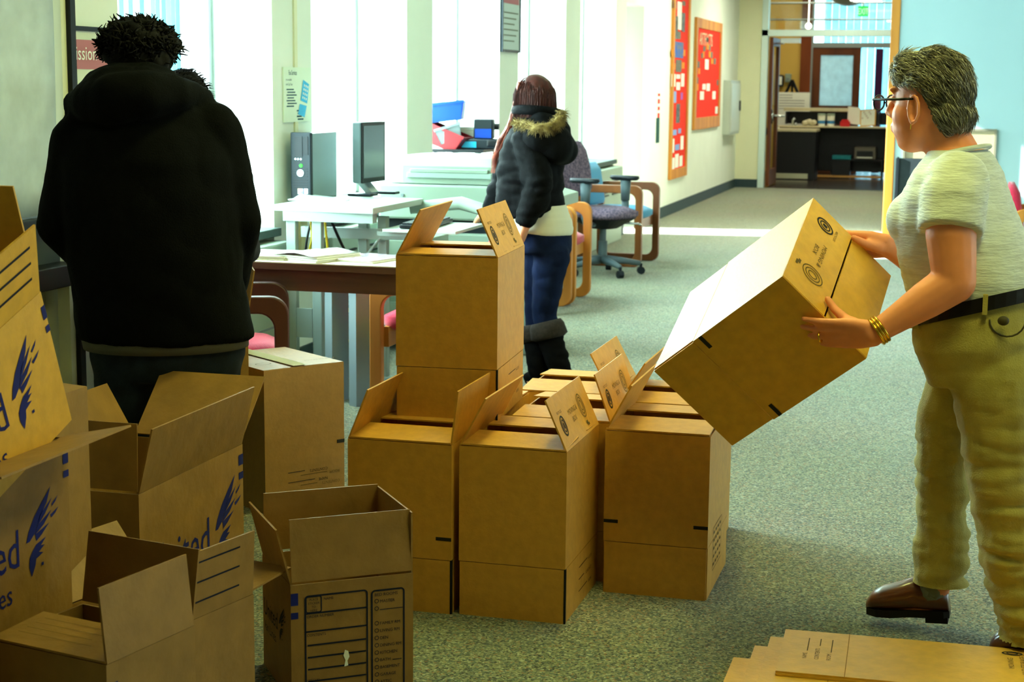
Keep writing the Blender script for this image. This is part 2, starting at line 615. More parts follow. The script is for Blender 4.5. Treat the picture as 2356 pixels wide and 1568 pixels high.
# right-hand leaf: only the free edge with its latch reaches into the opening
rl = MB()
rl.span((DX1 - 0.15, FARY + 0.13, 0.02), (DX1 - 0.10, FARY + 0.25, 2.15))
rl.span((DX1 - 0.15, FARY + 0.93, 0.02), (DX1 - 0.10, FARY + 1.05, 2.15))
rl.span((DX1 - 0.15, FARY + 0.25, 0.02), (DX1 - 0.10, FARY + 0.93, 0.25))
rl.span((DX1 - 0.15, FARY + 0.25, 2.03), (DX1 - 0.10, FARY + 0.93, 2.15))
leaf2 = rl.build('door_leaf', BROWNW, fr, bevel=0.003)
MB().span((DX1 - 0.13, FARY + 0.25, 0.25), (DX1 - 0.12, FARY + 0.93, 2.03)).build('pane', GLASS, leaf2)
MB().tube([(DX1 - 0.15, FARY + 0.2, 1.0), (DX1 - 0.24, FARY + 0.2, 1.0), (DX1 - 0.27, FARY + 0.28, 1.0)], 0.018).build('lever_handle', MATS['chrome'], leaf2, smooth=True)

# wall facing the camera on the right, and the corridor's right-hand wall behind it
w = MB()
w.span((FRONTX + 0.05, FRONTY, 0), (RX, FRONTY + 0.15, CZ))
structure(w.build('wall_front', WALLC))
structure(MB().span((FRONTX, FRONTY + 0.155, 0), (FRONTX + 0.15, FARY - 0.035, CZ)).build('wall_corridor', WALL))
structure(MB().span((FRONTX - 0.03, FRONTY - 0.012, 0), (FRONTX + 0.05, FRONTY + 0.155, CZ)).build('trim_1', OAK, bevel=0.006))
structure(MB().span((FRONTX + 0.05, FRONTY - 0.012, 0), (RX, FRONTY, 0.12)).build('baseboard_front', BASE))
# right-hand wall (outside the frame) with its strip of windows
w = MB()
w.span((RX, BY, 0), (RX + 0.15, FRONTY, 1.05))
w.span((RX, BY, 2.75), (RX + 0.15, FRONTY, CZ))
w.span((RX, BY, 1.05), (RX + 0.15, 4.4, 2.75))
w.span((RX, 11.6, 1.05), (RX + 0.15, FRONTY, 2.75))
structure(w.build('wall_right', WALL))
f = MB()
for k in range(6):
    f.span((RX + 0.05, 4.4 + k * 1.43, 1.05), (RX + 0.10, 4.45 + k * 1.43, 2.75))
f.span((RX + 0.05, 4.4, 1.05), (RX + 0.10, 11.6, 1.10))
f.span((RX + 0.05, 4.4, 2.70), (RX + 0.10, 11.6, 2.75))
fo = structure(f.build('window_7', ALU))
MB().span((RX + 0.07, 4.45, 1.1), (RX + 0.08, 11.55, 2.7)).build('pane', GLASS, fo)
structure(MB().span((-3.70, BY - 0.15, 0), (RX, BY, CZ)).build('wall_back', mat('back_wall_brown', (112, 94, 72), 0.8)))

# recessed ceiling lamps (all above the frame)
LAMP = mat('lamp_diffuser', (255, 246, 214), 0.5, emit=(250, 226, 130), estr=2.0)
LAMPR = mat('lamp_diffuser_strong', (255, 246, 214), 0.5, emit=(240, 244, 140), estr=20.0)
LAMPM = mat('lamp_diffuser_medium', (255, 246, 214), 0.5, emit=(240, 244, 136), estr=28.0)
LAMPB = mat('lamp_diffuser_bright', (255, 246, 214), 0.5, emit=(244, 248, 222), estr=46.0)
for k, (lx_, ly_) in enumerate(((-1.6, 0.6), (0.35, 3.2), (-1.0, 4.95), (1.7, 5.6), (-1.6, 9.2), (0.9, 9.0), (-1.9, 13.4), (-1.9, 17.6), (-1.9, 21.6))):
    t = thing('ceiling_lamp', 'recessed ceiling lamp ' + ('behind the camera on the window side', 'in front of the grey-haired woman', 'above the middle box group', 'above and right of the carried box', 'above the photocopier', 'above the right-hand seating', 'above the blue armchair', 'in the corridor over the sun stripe', 'in the corridor near the glass doors')[k], 'lamp', (lx_, ly_, CZ), 0, 'recessed ceiling lamps')
    fr_ = MB()
    for sx, sy, ex, ey in ((-0.3, -0.6, 0.3, -0.57), (-0.3, 0.57, 0.3, 0.6), (-0.3, -0.57, -0.27, 0.57), (0.27, -0.57, 0.3, 0.57)):
        fr_.span((sx, sy, -0.025), (ex, ey, 0))
    fr_.build('lamp_frame', ALU, t)
    MB().span((-0.27, -0.57, -0.018), (0.27, 0.57, -0.004)).build('diffuser', LAMPB if ly_ > 15 else (LAMPR if 0 < lx_ < 1 and 2 < ly_ < 8 else (LAMPM if lx_ < 0 and 3 < ly_ < 8 else LAMP)), t)

# ================================================================== LOBBY BEHIND THE GLASS DOORS
LB = 29.0
LFLOOR = mat('lobby_floor', (48, 40, 36), 0.25, var=0.1, vscale=3)
YELLOW = mat('yellow_wall', (206, 170, 84), 0.8, var=0.02, vscale=3)
structure(MB().span((-7, FARY + 0.002, -0.08), (3, LB + 3, 0)).build('floor_lobby', LFLOOR))
structure(MB().span((-7, FARY + 0.15, 3.6), (3, LB + 3, 3.7)).build('ceiling_lobby', mat('lobby_ceiling', (120, 122, 110), 0.9)))
structure(MB().span((-7, LB, 0), ((-2.807, 29, 1.443)[0], LB + 0.12, 3.6)).build('wall_lobby', YELLOW))
structure(MB().span((-7.1, FARY + 0.15, 0), (-7, LB + 3, 3.6)).build('wall_lobby_left', CREAM))
structure(MB().span((3, FARY + 0.15, 0), (3.1, LB + 3, 3.6)).build('wall_lobby_right', CREAM))
structure(MB().span((-7, FARY + 0.002, 0), (-3.27, FARY + 0.15, 3.6)).span((FRONTX + 0.16, FARY + 0.002, 0), (3, FARY + 0.15, 3.6)).span((-3.27, FARY + 0.002, 3.11), (FRONTX + 0.16, FARY + 0.15, 3.6)).build('wall_lobby_near', CREAM))
A = (-2.851, 28.98, 2.287)
Bp = (-2.675, 28.98, 1.112)
structure(MB().span((A[0], LB - 0.06, 0), (Bp[0], LB + 0.1, 3.6)).build('trim_2', mat('brown_panel', (126, 62, 20), 0.5, rgb2=(98, 44, 14), vscale=4, stretch=(1, 1, 0.2))))
# glazed screen: grey frame, wooden door with frosted glass, bright window behind
g = MB()
x0, x1 = (-2.716, 29, 2.178)[0], (-1.173, 29, 2.183)[0]
zh = (-2.437, 29, 2.15)[2]
g.span((x0, LB - 0.05, 0), (x0 + 0.07, LB + 0.05, 3.6))
g.span((x1, LB - 0.05, 0), (x1 + 0.07, LB + 0.05, 3.6))
g.span((x0 + 0.07, LB - 0.05, zh - 0.04), (x1, LB + 0.05, zh + 0.04))
scr = structure(g.build('window_8', mat('grey_frame', (140, 150, 150), 0.5, 0.2)))
MB().span((x0 + 0.07, LB - 0.004, zh + 0.04), (x1, LB + 0.004, 3.6)).build('pane', GLASS, scr)
MB().span(((-1.845, 29, 2.093)[0], LB - 0.004, 0), (x1, LB + 0.004, zh - 0.04)).build('pane', GLASS, scr)
dx0, dx1 = x0 + 0.07, (-1.841, 29, 1.817)[0]
gx0, gx1 = (-2.512, 29, 1.813)[0], (-1.964, 29, 1.816)[0]
gz0, gz1 = (-2.251, 29, 1.132)[2], (-2.284, 29, 1.982)[2]
g = MB()
g.span((dx0, LB - 0.03, 0), (gx0, LB + 0.02, zh - 0.04))
g.span((gx1, LB - 0.03, 0), (dx1, LB + 0.02, zh - 0.04))
g.span((gx0, LB - 0.03, 0), (gx1, LB + 0.02, gz0))
g.span((gx0, LB - 0.03, gz1), (gx1, LB + 0.02, zh - 0.04))
wd = structure(g.build('door_3', BROWNW))
MB().span((gx0, LB - 0.005, gz0), (gx1, LB + 0.005, gz1)).build('frosted_pane', sheer_mat('frosted_glass', (222, 238, 238), 0.6), wd)
MB().ell((dx1 - 0.08, LB - 0.06, 1.0), 0.03, 10, 6).build('knob', MATS['chrome'], wd, smooth=True)
# bright room behind the screen: curtains and daylight
BLC = sheer_mat('pale_curtain', (176, 214, 224), 0.8)
c = MB()
for k in range(26):
    xa = -2.6 + k * 0.13
    c.span((xa, LB + 1.5 + 0.03 * (k % 2), 0.05), (xa + 0.118, LB + 1.53 + 0.03 * (k % 2), 3.3))
tag(c.build('curtain', BLC), 'pale blue vertical curtain behind the wooden lobby door', 'curtain')
c = MB()
pa, pb = (-1.576, 28.7, 2.088), (-1.457, 28.7, 1.131)
c.span((pa[0], 28.68, 0.02), (pb[0], 28.72, pa[2]))
tag(c.build('purple_drape', mat('purple_cloth', (58, 26, 66), 0.9)), 'narrow dark purple hanging beside the bright lobby window', 'drape')
area_light('window_daylight', (-1.2, LB + 2.6, 1.9), (0, -1, 0), 3.2, 3.0, 300, (0.72, 0.95, 1.0))
area_light('lobby_fill', (-2.2, 26.6, 3.55), (0, 0, -1), 3.0, 3.0, 100, (1.0, 0.88, 0.62))  # fill light added under the lobby ceiling, without a fixture

def rect_slab(a, b, y, th):
    """panel in a plane facing -Y between two corner points"""
    return MB().span((a[0], y, a[2]), (b[0], y + th, b[2]))

BLK = mat('black_laminate', (20, 20, 24), 0.45)
STONE = mat('pale_counter_top', (206, 196, 160), 0.4, var=0.05, vscale=14)
# counter: raised ledge behind, lower worktop in front
ct = thing('reception_counter', 'black reception counter with pale tops beyond the glass doors', 'counter', (0, 0, 0))
a, bq = (-2.928, 27.6, 1.11), (-1.888, 27.6, 1.06)
MB().span((a[0], 27.3, bq[2]), (bq[0], 27.65, a[2])).build('raised_ledge', STONE, ct)
a2, b2 = (-2.901, 27.5, 1.048), (-1.055, 27.5, 0.8514)
MB().span((a2[0], 27.5, b2[2]), (b2[0], 27.56, a2[2] + 0.0)).build('back_panel', BLK, ct)
for px_ in ((-2.873, 27.4, 0.9515)[0], (-2.112, 27.4, 0.9625)[0], (-1.417, 27.4, 0.9726)[0]):
    MB().span((px_ - 0.015, 27.2, b2[2]), (px_ + 0.015, 27.5, a2[2])).build('divider', BLK, ct)
a3, b3 = (-2.994, 27, 0.8248), (-1.033, 27, 0.8081)
MB().span((a3[0], 26.9, b3[2]), (b3[0], 27.56, a3[2])).build('worktop', STONE, ct)
a4 = (-2.356, 27, 0.0652)
MB().span((a3[0], 27.35, 0.1), (b3[0], 27.5, b3[2])).build('rear_panel', BLK, ct)
MB().span((b3[0] - 0.05, 26.95, 0.1), (b3[0], 27.35, b3[2])).build('side_panel', BLK, ct)
a5, b5 = (-2.939, 26.4, 0.7914), (-2.301, 26.4, 0.7545)
MB().span((a5[0], 26.3, b5[2]), (b5[0], 26.9, a5[2])).build('front_shelf', STONE, ct)
a6, b6 = (-2.931, 26.4, 0.7439), (-2.317, 26.4, 0.0961)
MB().span((a6[0], 26.35, 0.0), (b6[0], 26.9, b5[2])).build('front_panel', BLK, ct)
k0, k1 = (-2.915, 26.34, 0.0783), (-2.419, 26.34, -0.1076)
MB().span((k0[0], 26.335, 0.02), (k1[0], 26.35, max(0.1, k0[2]))).build('kick_plate', mat('brushed_steel', (190, 188, 160), 0.35, 0.6), ct)
t0, t1 = (-2.377, 27, 0.0508), (-1.328, 27, -0.0003)
MB().span((t0[0], 26.98, max(0.02, t1[2])), (t1[0], 27.1, t0[2])).build('foot_rail', mat('tan_wood', (190, 140, 72), 0.5), ct)

ZW = a3[2]
def on_counter(name, label, cat, mb, m, smooth=False, bevel=0.0):
    return tag(mb.build(name, m, smooth=smooth, bevel=bevel), label, cat)
for i, (pxa, lab) in enumerate((((-2.306, 27.2, 0.8382), 'white lidded tub on the lobby counter, nearer the tissue pile'), ((-2.161, 27.2, 0.8405), 'white lidded tub on the lobby counter, nearer the red box'))):
    t = thing('plastic_tub', lab, 'tub', (pxa[0], 27.2, ZW), 0, 'white tubs on the lobby counter')
    MB().loft([((0, 0, z), (r, 0, 0), (0, r, 0)) for z, r in ((0, 0.052), (0.01, 0.056), (0.17, 0.062))], 16).build('tub_body', PAPER, t, smooth=False)
    MB().loft([((0, 0, z), (r, 0, 0), (0, r, 0)) for z, r in ((0.171, 0.066), (0.195, 0.066), (0.2, 0.06))], 16).build('lid', PLASW, t)
    MB().loft([((0, 0, z), (r, 0, 0), (0, r, 0)) for z, r in ((0.04, 0.0585), (0.09, 0.0605))], 16).build('sticker', mat('sky_blue_sticker', (60, 130, 190), 0.6), t)
p_ = (-2.495, 27.15, 0.8363)
m_ = MB()
for k in range(5):
    m_.ell((p_[0] - 0.07 + 0.035 * k, 27.15 + 0.02 * (k % 2), ZW + 0.045 + 0.012 * (k % 3)), (0.05, 0.05, 0.044), 10, 6)
on_counter('tissue_pile', 'crumpled pale tissues heaped on the lobby counter', 'tissues', m_, mat('pale_tissue', (196, 190, 160), 0.9), True)
p_ = (-1.931, 27.15, 0.8452)
m_ = MB().span((p_[0] - 0.07, 27.05, ZW), (p_[0] + 0.08, 27.2, ZW + 0.08)).span((p_[0] - 0.05, 27.08, ZW + 0.08), (p_[0] + 0.06, 27.18, ZW + 0.11))
on_counter('red_box', 'small red box on the lobby counter', 'box', m_, mat('red_card', (190, 30, 34), 0.6), bevel=0.006)
p_ = (-2.76, 27.15, 0.8461)
m_ = MB().tube([(p_[0], 27.15, ZW), (p_[0], 27.15, ZW + 0.09), (p_[0] + 0.03, 27.15, ZW + 0.12)], 0.02).ell((p_[0] + 0.05, 27.12, ZW + 0.025), 0.025, 10, 6)
on_counter('tape_dispenser', 'small grey dispenser at the left end of the lobby counter', 'dispenser', m_, ALU, True)
# open picture folder
t = thing('picture_folder', 'open yellow-edged folder of drawings standing on the lobby counter', 'folder', ((-1.695, 27.1, 0.8363)[0], 27.1, ZW))
for s, wdt in ((-1, 0.20), (1, 0.24)):
    dv = Vector((s * wdt, 0.10, 0.02))
    m_ = MB().prism([(0, 0), (1, 0), (1, 1), (0, 1)], (0, 0, 0.03 if s < 0 else 0), dv, (0, 0, 0.27), (0, 0.008, 0))
    pg = m_.build('cover', mat('yellow_card', (216, 160, 40), 0.6) if s > 0 else PAPER, t)
    m_ = MB().prism([(0.06, 0.06), (0.94, 0.06), (0.94, 0.94), (0.06, 0.94)], (0, -0.004, 0.03 if s < 0 else 0), dv, (0, 0, 0.27), (0, 0.003, 0))
    m_.build('page', PAPER, pg)
    pr = Print((0, -0.005, 0.03 if s < 0 else 0), dv, (0, 0, 1), 0.002)
    for k in range(7):
        q = (0.03 + 0.022 * k, 0.12 + 0.03 * ((k * 3) % 4))
        pr.poly([(q[0], q[1]), (q[0] + 0.02, q[1] + 0.008), (q[0] + 0.012, q[1] + 0.035)])
    pr.build(mat('drawing_inks', (150, 110, 90), 0.8), pg, 'drawing')
# things under the worktop
p_, q_ = (-1.763, 27.2, 0.5074), (-1.427, 27.2, 0.3131)
t = thing('desktop_printer', 'grey desktop printer on the low shelf under the lobby worktop', 'printer', ((p_[0] + q_[0]) / 2, 27.18, 0))
hw = (q_[0] - p_[0]) / 2
LSH = max(0.3, q_[2])
MB().span((-hw - 0.35, -0.12, LSH - 0.03), (hw + 0.12, 0.17, LSH)).span((-hw - 0.35, -0.1, 0.0), (-hw - 0.32, 0.17, LSH - 0.03)).span((hw + 0.09, -0.1, 0.0), (hw + 0.12, 0.17, LSH - 0.03)).build('low_stand', BLK, t)
MB().span((-hw, -0.1, LSH), (hw, 0.16, p_[2])).build('printer_body', mat('warm_grey_plastic', (112, 104, 90), 0.5), t, bevel=0.015)
MB().span((-hw * 0.75, -0.12, LSH + 0.05), (hw * 0.75, -0.09, LSH + 0.13)).build('paper_slot', BLACKP, t)
MB().span((-hw * 0.7, -0.2, LSH + 0.02), (hw * 0.7, -0.1, LSH + 0.035)).build('output_tray', PAPER, t)
p_, q_ = (-2.093, 27.1, 0.3518), (-1.816, 27.1, 0.2951)
m_ = MB().span((p_[0], 27.0, 0), (q_[0], 27.22, q_[2])).span((p_[0] + .02, 27.02, q_[2]), (q_[0] - .02, 27.2, q_[2] + 0.01))
tb = tag(m_.build('storage_bin', BLK), 'black storage bin with a teal lid under the lobby worktop', 'bin')
MB().span((p_[0] - 0.01, 26.99, q_[2] + 0.011), (q_[0] + 0.01, 27.23, p_[2] + 0.02)).build('lid', mat('teal_plastic', (24, 120, 130), 0.5), tb, bevel=0.008)
# notice board on an easel
t = thing('notice_easel', 'black easel carrying a white notice board behind the lobby counter', 'easel', (0, 0, 0))
ea, eb, ec = (-2.907, 28.2, 1.557), (-3.001, 28.2, 1.354), (-2.813, 28.2, 1.356)
def ext(p, q, z):
    k = (z - p[2]) / (q[2] - p[2])
    return (p[0] + (q[0] - p[0]) * k, 28.25, z)
MB().tube([(ea[0], 28.25, ea[2]), ext(ea, eb, 0.0)], 0.025, 8).build('leg', BLACKP, t)
MB().tube([(ea[0], 28.25, ea[2]), ext(ea, ec, 0.0)], 0.025, 8).build('leg', BLACKP, t)
MB().tube([(ea[0], 28.25, ea[2]), (ea[0], 28.7, 0.0)], 0.02, 8).build('leg', BLACKP, t)
na, nb = (-3.14, 28.15, 1.353), (-2.594, 28.15, 1)
MB().span((na[0], 28.14, nb[2] - 0.4), (nb[0], 28.17, na[2])).build('board', PAPER, t)
pr = Print((na[0], 28.14, na[2]), (1, 0, 0), (0, 0, 1))
for k in range(6):
    pr.rect(0.04, -0.05 - k * 0.045, 0.04 + (0.22 if k < 2 else 0.42), -0.04 - k * 0.045)
pr.build(mat('grey_ink', (120, 116, 110), 0.8), t, 'lettering')
# wall fittings
p_, q_ = (-3.232, 28.95, 1.638), (-3.136, 28.95, 1.454)
t = thing('towel_dispenser', 'grey dispenser with a pale window on the yellow lobby wall', 'dispenser', ((p_[0] + q_[0]) / 2, 28.94, (p_[2] + q_[2]) / 2))
MB().box((0, 0, 0), (0.12, 0.12, 0.2)).build('housing', DARKM, t, bevel=0.015)
MB().box((0, -0.063, 0), (0.075, 0.008, 0.14)).build('window', PAPER, t)
p_, q_ = (-3.099, 28.95, 1.661), (-2.998, 28.95, 1.529)
t = thing('wall_speaker_box', 'small white box on the yellow lobby wall above the easel', 'wall box', ((p_[0] + q_[0]) / 2, 28.95, (p_[2] + q_[2]) / 2))
MB().box((0, 0, 0), (0.1, 0.1, 0.14)).build('housing', PLASW, t, bevel=0.01)
MB().box((0, -0.052, -0.02), (0.05, 0.006, 0.03)).build('button_plate', PLASG, t)
# exit sign hanging in the lobby
p_, q_ = (-1.739, 26.2, 2.674), (-1.576, 26.2, 2.517)
xs = (p_[0] + q_[0]) / 2
t = thing('exit_sign', 'green illuminated EXIT sign hanging above the lobby', 'sign', (xs, 26.2, (p_[2] + q_[2]) / 2))
MB().box((0, 0, 0), (q_[0] - p_[0], 0.05, p_[2] - q_[2])).build('sign_housing', mat('exit_green', (20, 160, 70), 0.5, emit=(10, 225, 80), estr=0.9), t, bevel=0.006)
pr = Print((0, -0.025, 0), (1, 0, 0), (0, 0, 1), 0.002)
pr.text('EXIT', 0, -0.045, 0.13, 'CENTER', 0.62)
pr.build(mat('exit_letters', (200, 255, 210), 0.5, emit=(180, 255, 200), estr=1.2), t, 'lettering')
MB().tube([(0, 0, (p_[2] - q_[2]) / 2), (0, 0, 3.6 - (p_[2] + q_[2]) / 2)], 0.012, 8).build('stem', ALU, t)
# dome mirror and ceiling pipes
p_ = (-1.925, 26.8, 2.675)
t = thing('dome_mirror', 'large grey dome hanging from the lobby ceiling', 'mirror', (p_[0], 26.8, 0))
MB().ell((0, 0, 3.0), (0.36, 0.36, 0.3), 24, 12).build('dome', mat('dome_grey', (104, 104, 92), 0.35, 0.3), t, smooth=True)
MB().tube([(0, 0, 3.3), (0, 0, 3.6)], 0.02, 8).build('stem', ALU, t)
for k, (zz, yy) in enumerate(((2.78, 27.4), (2.55, 28.2))):
    tag(MB().tube([(-5, yy, zz), (2.5, yy, zz)], 0.015, 8).build('ceiling_pipe', ALU, smooth=True),
        ('thin pipe crossing the lobby high above the exit sign', 'thin pipe crossing the lobby just below the exit sign')[k], 'pipe')
p_ = (-2.59, 27.4, 2.415)
tag(MB().ell((p_[0], 27.4, p_[2]), 0.05, 12, 8).tube([(p_[0], 27.4, p_[2]), (p_[0], 27.4, 3.6)], 0.008, 6).build('spot_lamp', mat('spot_glow', (255, 250, 230), 0.4, emit=(255, 246, 220), estr=6.0), smooth=True), 'small glowing lamp high in the lobby', 'lamp')

# ================================================================== THINGS ON THE LEFT WALL
REDB = mat('red_felt', (226, 46, 26), 0.9, var=0.03, vscale=60)
BITM = {'w': PAPER, 'g': mat('grey_photo', (112, 108, 96), 0.7, var=0.3, vscale=60), 'o': mat('orange_card', (226, 140, 40), 0.8), 'b': mat('blue_photo', (40, 96, 190), 0.7, rgb2=(120, 120, 120), vscale=18),
        'l': mat('light_blue_card', (130, 160, 216), 0.8), 'd': mat('dark_photo', (60, 60, 66), 0.7, rgb2=(120, 130, 130), vscale=25), 'p': mat('lilac_card', (176, 96, 190), 0.8)}
def wall_board(name, label, y0, y1, z0, z1, bits, fw_=0.09):
    t = thing(name, label, 'notice board', (WX, y0, z0))
    H_, L_ = z1 - z0, y1 - y0
    MB().span((0.002, fw_, fw_), (0.02, L_ - fw_, H_ - fw_)).build('felt', REDB, t)
    for a_, b_ in (((0, 0, 0), (0.035, fw_, H_)), ((0, L_ - fw_, 0), (0.035, L_, H_)), ((0, fw_, 0), (0.035, L_ - fw_, fw_ * 1.2)), ((0, fw_, H_ - fw_), (0.035, L_ - fw_, H_))):
        MB().span(a_, b_).build('frame_rail', OAK, t, bevel=0.004)
    for k, (pa_, pb_, c_) in enumerate(bits):
        MB().span((0.021, pa_[1] - y0, min(pa_[2], pb_[2]) - z0), (0.024, pb_[1] - y0, max(pa_[2], pb_[2]) - z0)).build('pinned_card', BITM[c_], t)
    return t
wall_board('notice_board', 'tall narrow red notice board crowded with pinned cards', 18.50, 19.63, 0.40, 2.62, [
    ((-3.24, 18.76, 2.391), (-3.24, 19.04, 2.082), 'w'), ((-3.24, 18.63, 1.944), (-3.24, 19.21, 1.766), 'b'), ((-3.24, 18.44, 1.849), (-3.24, 18.62, 1.781), 'o'), ((-3.24, 19.21, 1.865), (-3.24, 19.36, 1.794), 'o'),
    ((-3.24, 18.74, 1.744), (-3.24, 19.11, 1.607), 'g'), ((-3.24, 18.49, 1.702), (-3.24, 18.7, 1.632), 'o'), ((-3.24, 19.14, 1.721), (-3.24, 19.32, 1.649), 'o'), ((-3.24, 18.48, 1.582), (-3.24, 18.73, 1.443), 'w'), ((-3.24, 19.12, 1.592), (-3.24, 19.33, 1.444), 'w'),
    ((-3.24, 18.79, 1.58), (-3.24, 19.04, 1.532), 'w'), ((-3.24, 18.81, 1.492), (-3.24, 19.05, 1.404), 'w'), ((-3.24, 18.59, 1.39), (-3.24, 18.81, 1.262), 'l'), ((-3.24, 19.12, 1.374), (-3.24, 19.25, 1.294), 'p'),
    ((-3.24, 18.84, 1.247), (-3.24, 19.08, 1.031), 'd'), ((-3.24, 18.63, 0.9576), (-3.24, 18.89, 0.8966), 'l'), ((-3.24, 19, 0.9632), (-3.24, 19.19, 0.9086), 'l'), ((-3.24, 19.19, 0.8733), (-3.24, 19.38, 0.7156), 'w'),
    ((-3.24, 18.54, 0.8576), (-3.24, 18.75, 0.6989), 'w'), ((-3.24, 18.82, 0.785), (-3.24, 19.1, 0.7208), 'l'), ((-3.24, 18.84, 0.6757), (-3.24, 19.07, 0.5214), 'w'), ((-3.24, 18.57, 0.642), (-3.24, 18.8, 0.5136), 'w'), ((-3.24, 19.14, 0.644), (-3.24, 19.34, 0.5242), 'w'),
    ((-3.24, 18.48, 2.382), (-3.24, 18.69, 2.306), 'd'), ((-3.24, 19.08, 2.411), (-3.24, 19.27, 2.361), 'g'), ((-3.24, 18.59, 2.225), (-3.24, 18.8, 1.973), 'd'), ((-3.24, 19.07, 2.279), (-3.24, 19.28, 2.066), 'd'), ((-3.24, 18.81, 2.06), (-3.24, 19, 1.978), 'g')])
t = wall_board('notice_board', 'wide red notice board with a pyramid of small pinned cards', 20.10, 22.22, 0.92, 2.27, [
    ((-3.24, 20.92, 2.052), (-3.24, 21.12, 1.998), 'g'), ((-3.24, 20.7, 1.94), (-3.24, 20.88, 1.879), 'g'), ((-3.24, 21.14, 1.961), (-3.24, 21.3, 1.894), 'g'), ((-3.24, 20.96, 1.978), (-3.24, 21.14, 1.906), 'o'),
    ((-3.24, 20.55, 1.852), (-3.24, 20.68, 1.79), 'g'), ((-3.24, 20.67, 1.873), (-3.24, 20.8, 1.798), 'o'), ((-3.24, 21.15, 1.885), (-3.24, 21.31, 1.812), 'o'), ((-3.24, 21.31, 1.883), (-3.24, 21.49, 1.804), 'g'),
    ((-3.24, 21.38, 1.796), (-3.24, 21.54, 1.732), 'o'), ((-3.24, 21.6, 1.805), (-3.24, 21.78, 1.73), 'g'), ((-3.24, 20.29, 1.748), (-3.24, 20.44, 1.671), 'g'), ((-3.24, 20.34, 1.664), (-3.24, 20.49, 1.597), 'o'),
    ((-3.24, 20.87, 1.783), (-3.24, 21.16, 1.657), 'w'), ((-3.24, 20.24, 1.554), (-3.24, 20.37, 1.481), 'g'), ((-3.24, 20.26, 1.475), (-3.24, 20.39, 1.396), 'o'), ((-3.24, 21.92, 1.529), (-3.24, 22.05, 1.461), 'g'),
    ((-3.24, 20.72, 1.476), (-3.24, 20.97, 1.406), 'w'), ((-3.24, 21.05, 1.482), (-3.24, 21.32, 1.389), 'w'), ((-3.24, 20.54, 1.385), (-3.24, 20.84, 1.282), 'w'), ((-3.24, 21.57, 1.383), (-3.24, 21.83, 1.281), 'w'), ((-3.24, 21.85, 1.184), (-3.24, 22.06, 1.091), 'w')], 0.12)
pr = Print((0.021, 0.28, 1.03), (0, 1, 0), (0, 0, 1), 0.003)
pr.text('ARTIFACTS', 0, 0, 0.22, 'LEFT', 0.95)
pr.build(mat('pale_letters', (226, 214, 176), 0.8), t, 'lettering')
t = thing('extinguisher_cabinet', 'grey steel cabinet on the wall beside the red boards', 'cabinet', (WX + 0.002, 22.70, 0.79))
MB().span((0, 0, 0), (0.10, 0.95, 0.74)).build('cabinet_body', mat('pale_steel', (176, 184, 172), 0.4, 0.4), t, bevel=0.006)
MB().span((0.10, 0.04, 0.04), (0.112, 0.91, 0.70)).build('cabinet_door', mat('pale_steel_door', (196, 202, 190), 0.4, 0.4), t, bevel=0.004)
MB().span((0.112, 0.80, 0.32), (0.13, 0.85, 0.46)).build('handle', DARKM, t)
# narrow painted strip sign
t = thing('strip_sign', 'narrow vertical sign in red, white and dark green', 'sign', (WX, 17.71, 0.84))
MB().span((0, 0, 0), (0.008, 0.17, 0.27)).build('green_panel', mat('dark_green_paint', (20, 70, 62), 0.6), t)
MB().span((0, 0, 0.27), (0.008, 0.17, 0.55)).build('white_panel', PAPER, t)
pr = Print((0.008, 0.0, 0.27), (0, 1, 0), (0, 0, 1), 0.002)
for k, (h0, h1) in enumerate(((0.0, 0.05), (0.08, 0.12), (0.15, 0.2), (0.23, 0.26))):
    pr.rect(0.02, h0, 0.15, h1)
pr.build(mat('sign_red', (196, 36, 30), 0.7), t, 'red_marks')
# posters
def poster(name, label, y0, y1, z0, z1, frame_m, paper_m=PAPER):
    t = thing(name, label, 'poster', (WX, y0, z0))
    L_, H_ = y1 - y0, z1 - z0
    MB().span((0.001, 0.008, 0.008), (0.010, L_ - 0.008, H_ - 0.008)).build('sheet', paper_m, t)
    if frame_m:
        for a_, b_ in (((0, 0, 0), (0.018, 0.018, H_)), ((0, L_ - 0.018, 0), (0.018, L_, H_)), ((0, 0.018, 0), (0.018, L_ - 0.018, 0.018)), ((0, 0.018, H_ - 0.018), (0.018, L_ - 0.018, H_))):
            MB().span(a_, b_).build('frame_rail', frame_m, t)
    return t, Print((0.010, 0, 0), (0, 1, 0), (0, 0, 1), 0.0015), L_, H_
DUSK = mat('dusky_pink', (176, 110, 116), 0.8)
GREYT = mat('grey_print', (120, 124, 112), 0.8)
t, pr, L_, H_ = poster('framed_poster', 'framed poster with a dusky pink heading behind the man in black', 5.52, 5.97, 0.98, 1.665, DARKM, mat('poster_ivory', (206, 212, 190), 0.8))
pr.rect(0.02, H_ - 0.16, L_ - 0.02, H_ - 0.05)
pr.build(DUSK, t, 'heading_band')
pr = Print((0.0125, 0, 0), (0, 1, 0), (0, 0, 1), 0.001)
pr.text('Mission', 0.05, H_ - 0.125, 0.075, 'LEFT', 0.95)
pr.build(PAPER, t, 'lettering')
pr = Print((0.010, 0, 0), (0, 1, 0), (0, 0, 1), 0.0015)
for k in range(9):
    for j in range(4):
        pr.rect(0.03 + 0.1 * j, H_ - 0.24 - 0.05 * k, 0.03 + 0.1 * j + 0.05 + 0.02 * ((k * 3 + j * 2) % 3), H_ - 0.223 - 0.05 * k)
pr.build(GREYT, t, 'body_text')
a_, b_ = (-3.26, 7.591, 1.543), (-3.26, 7.946, 1.258)
t, pr, L_, H_ = poster('fax_poster', 'Fax Services poster taped to the pier above the computer tower', a_[1], b_[1], b_[2], a_[2], None, mat('poster_green_white', (222, 236, 214), 0.75))
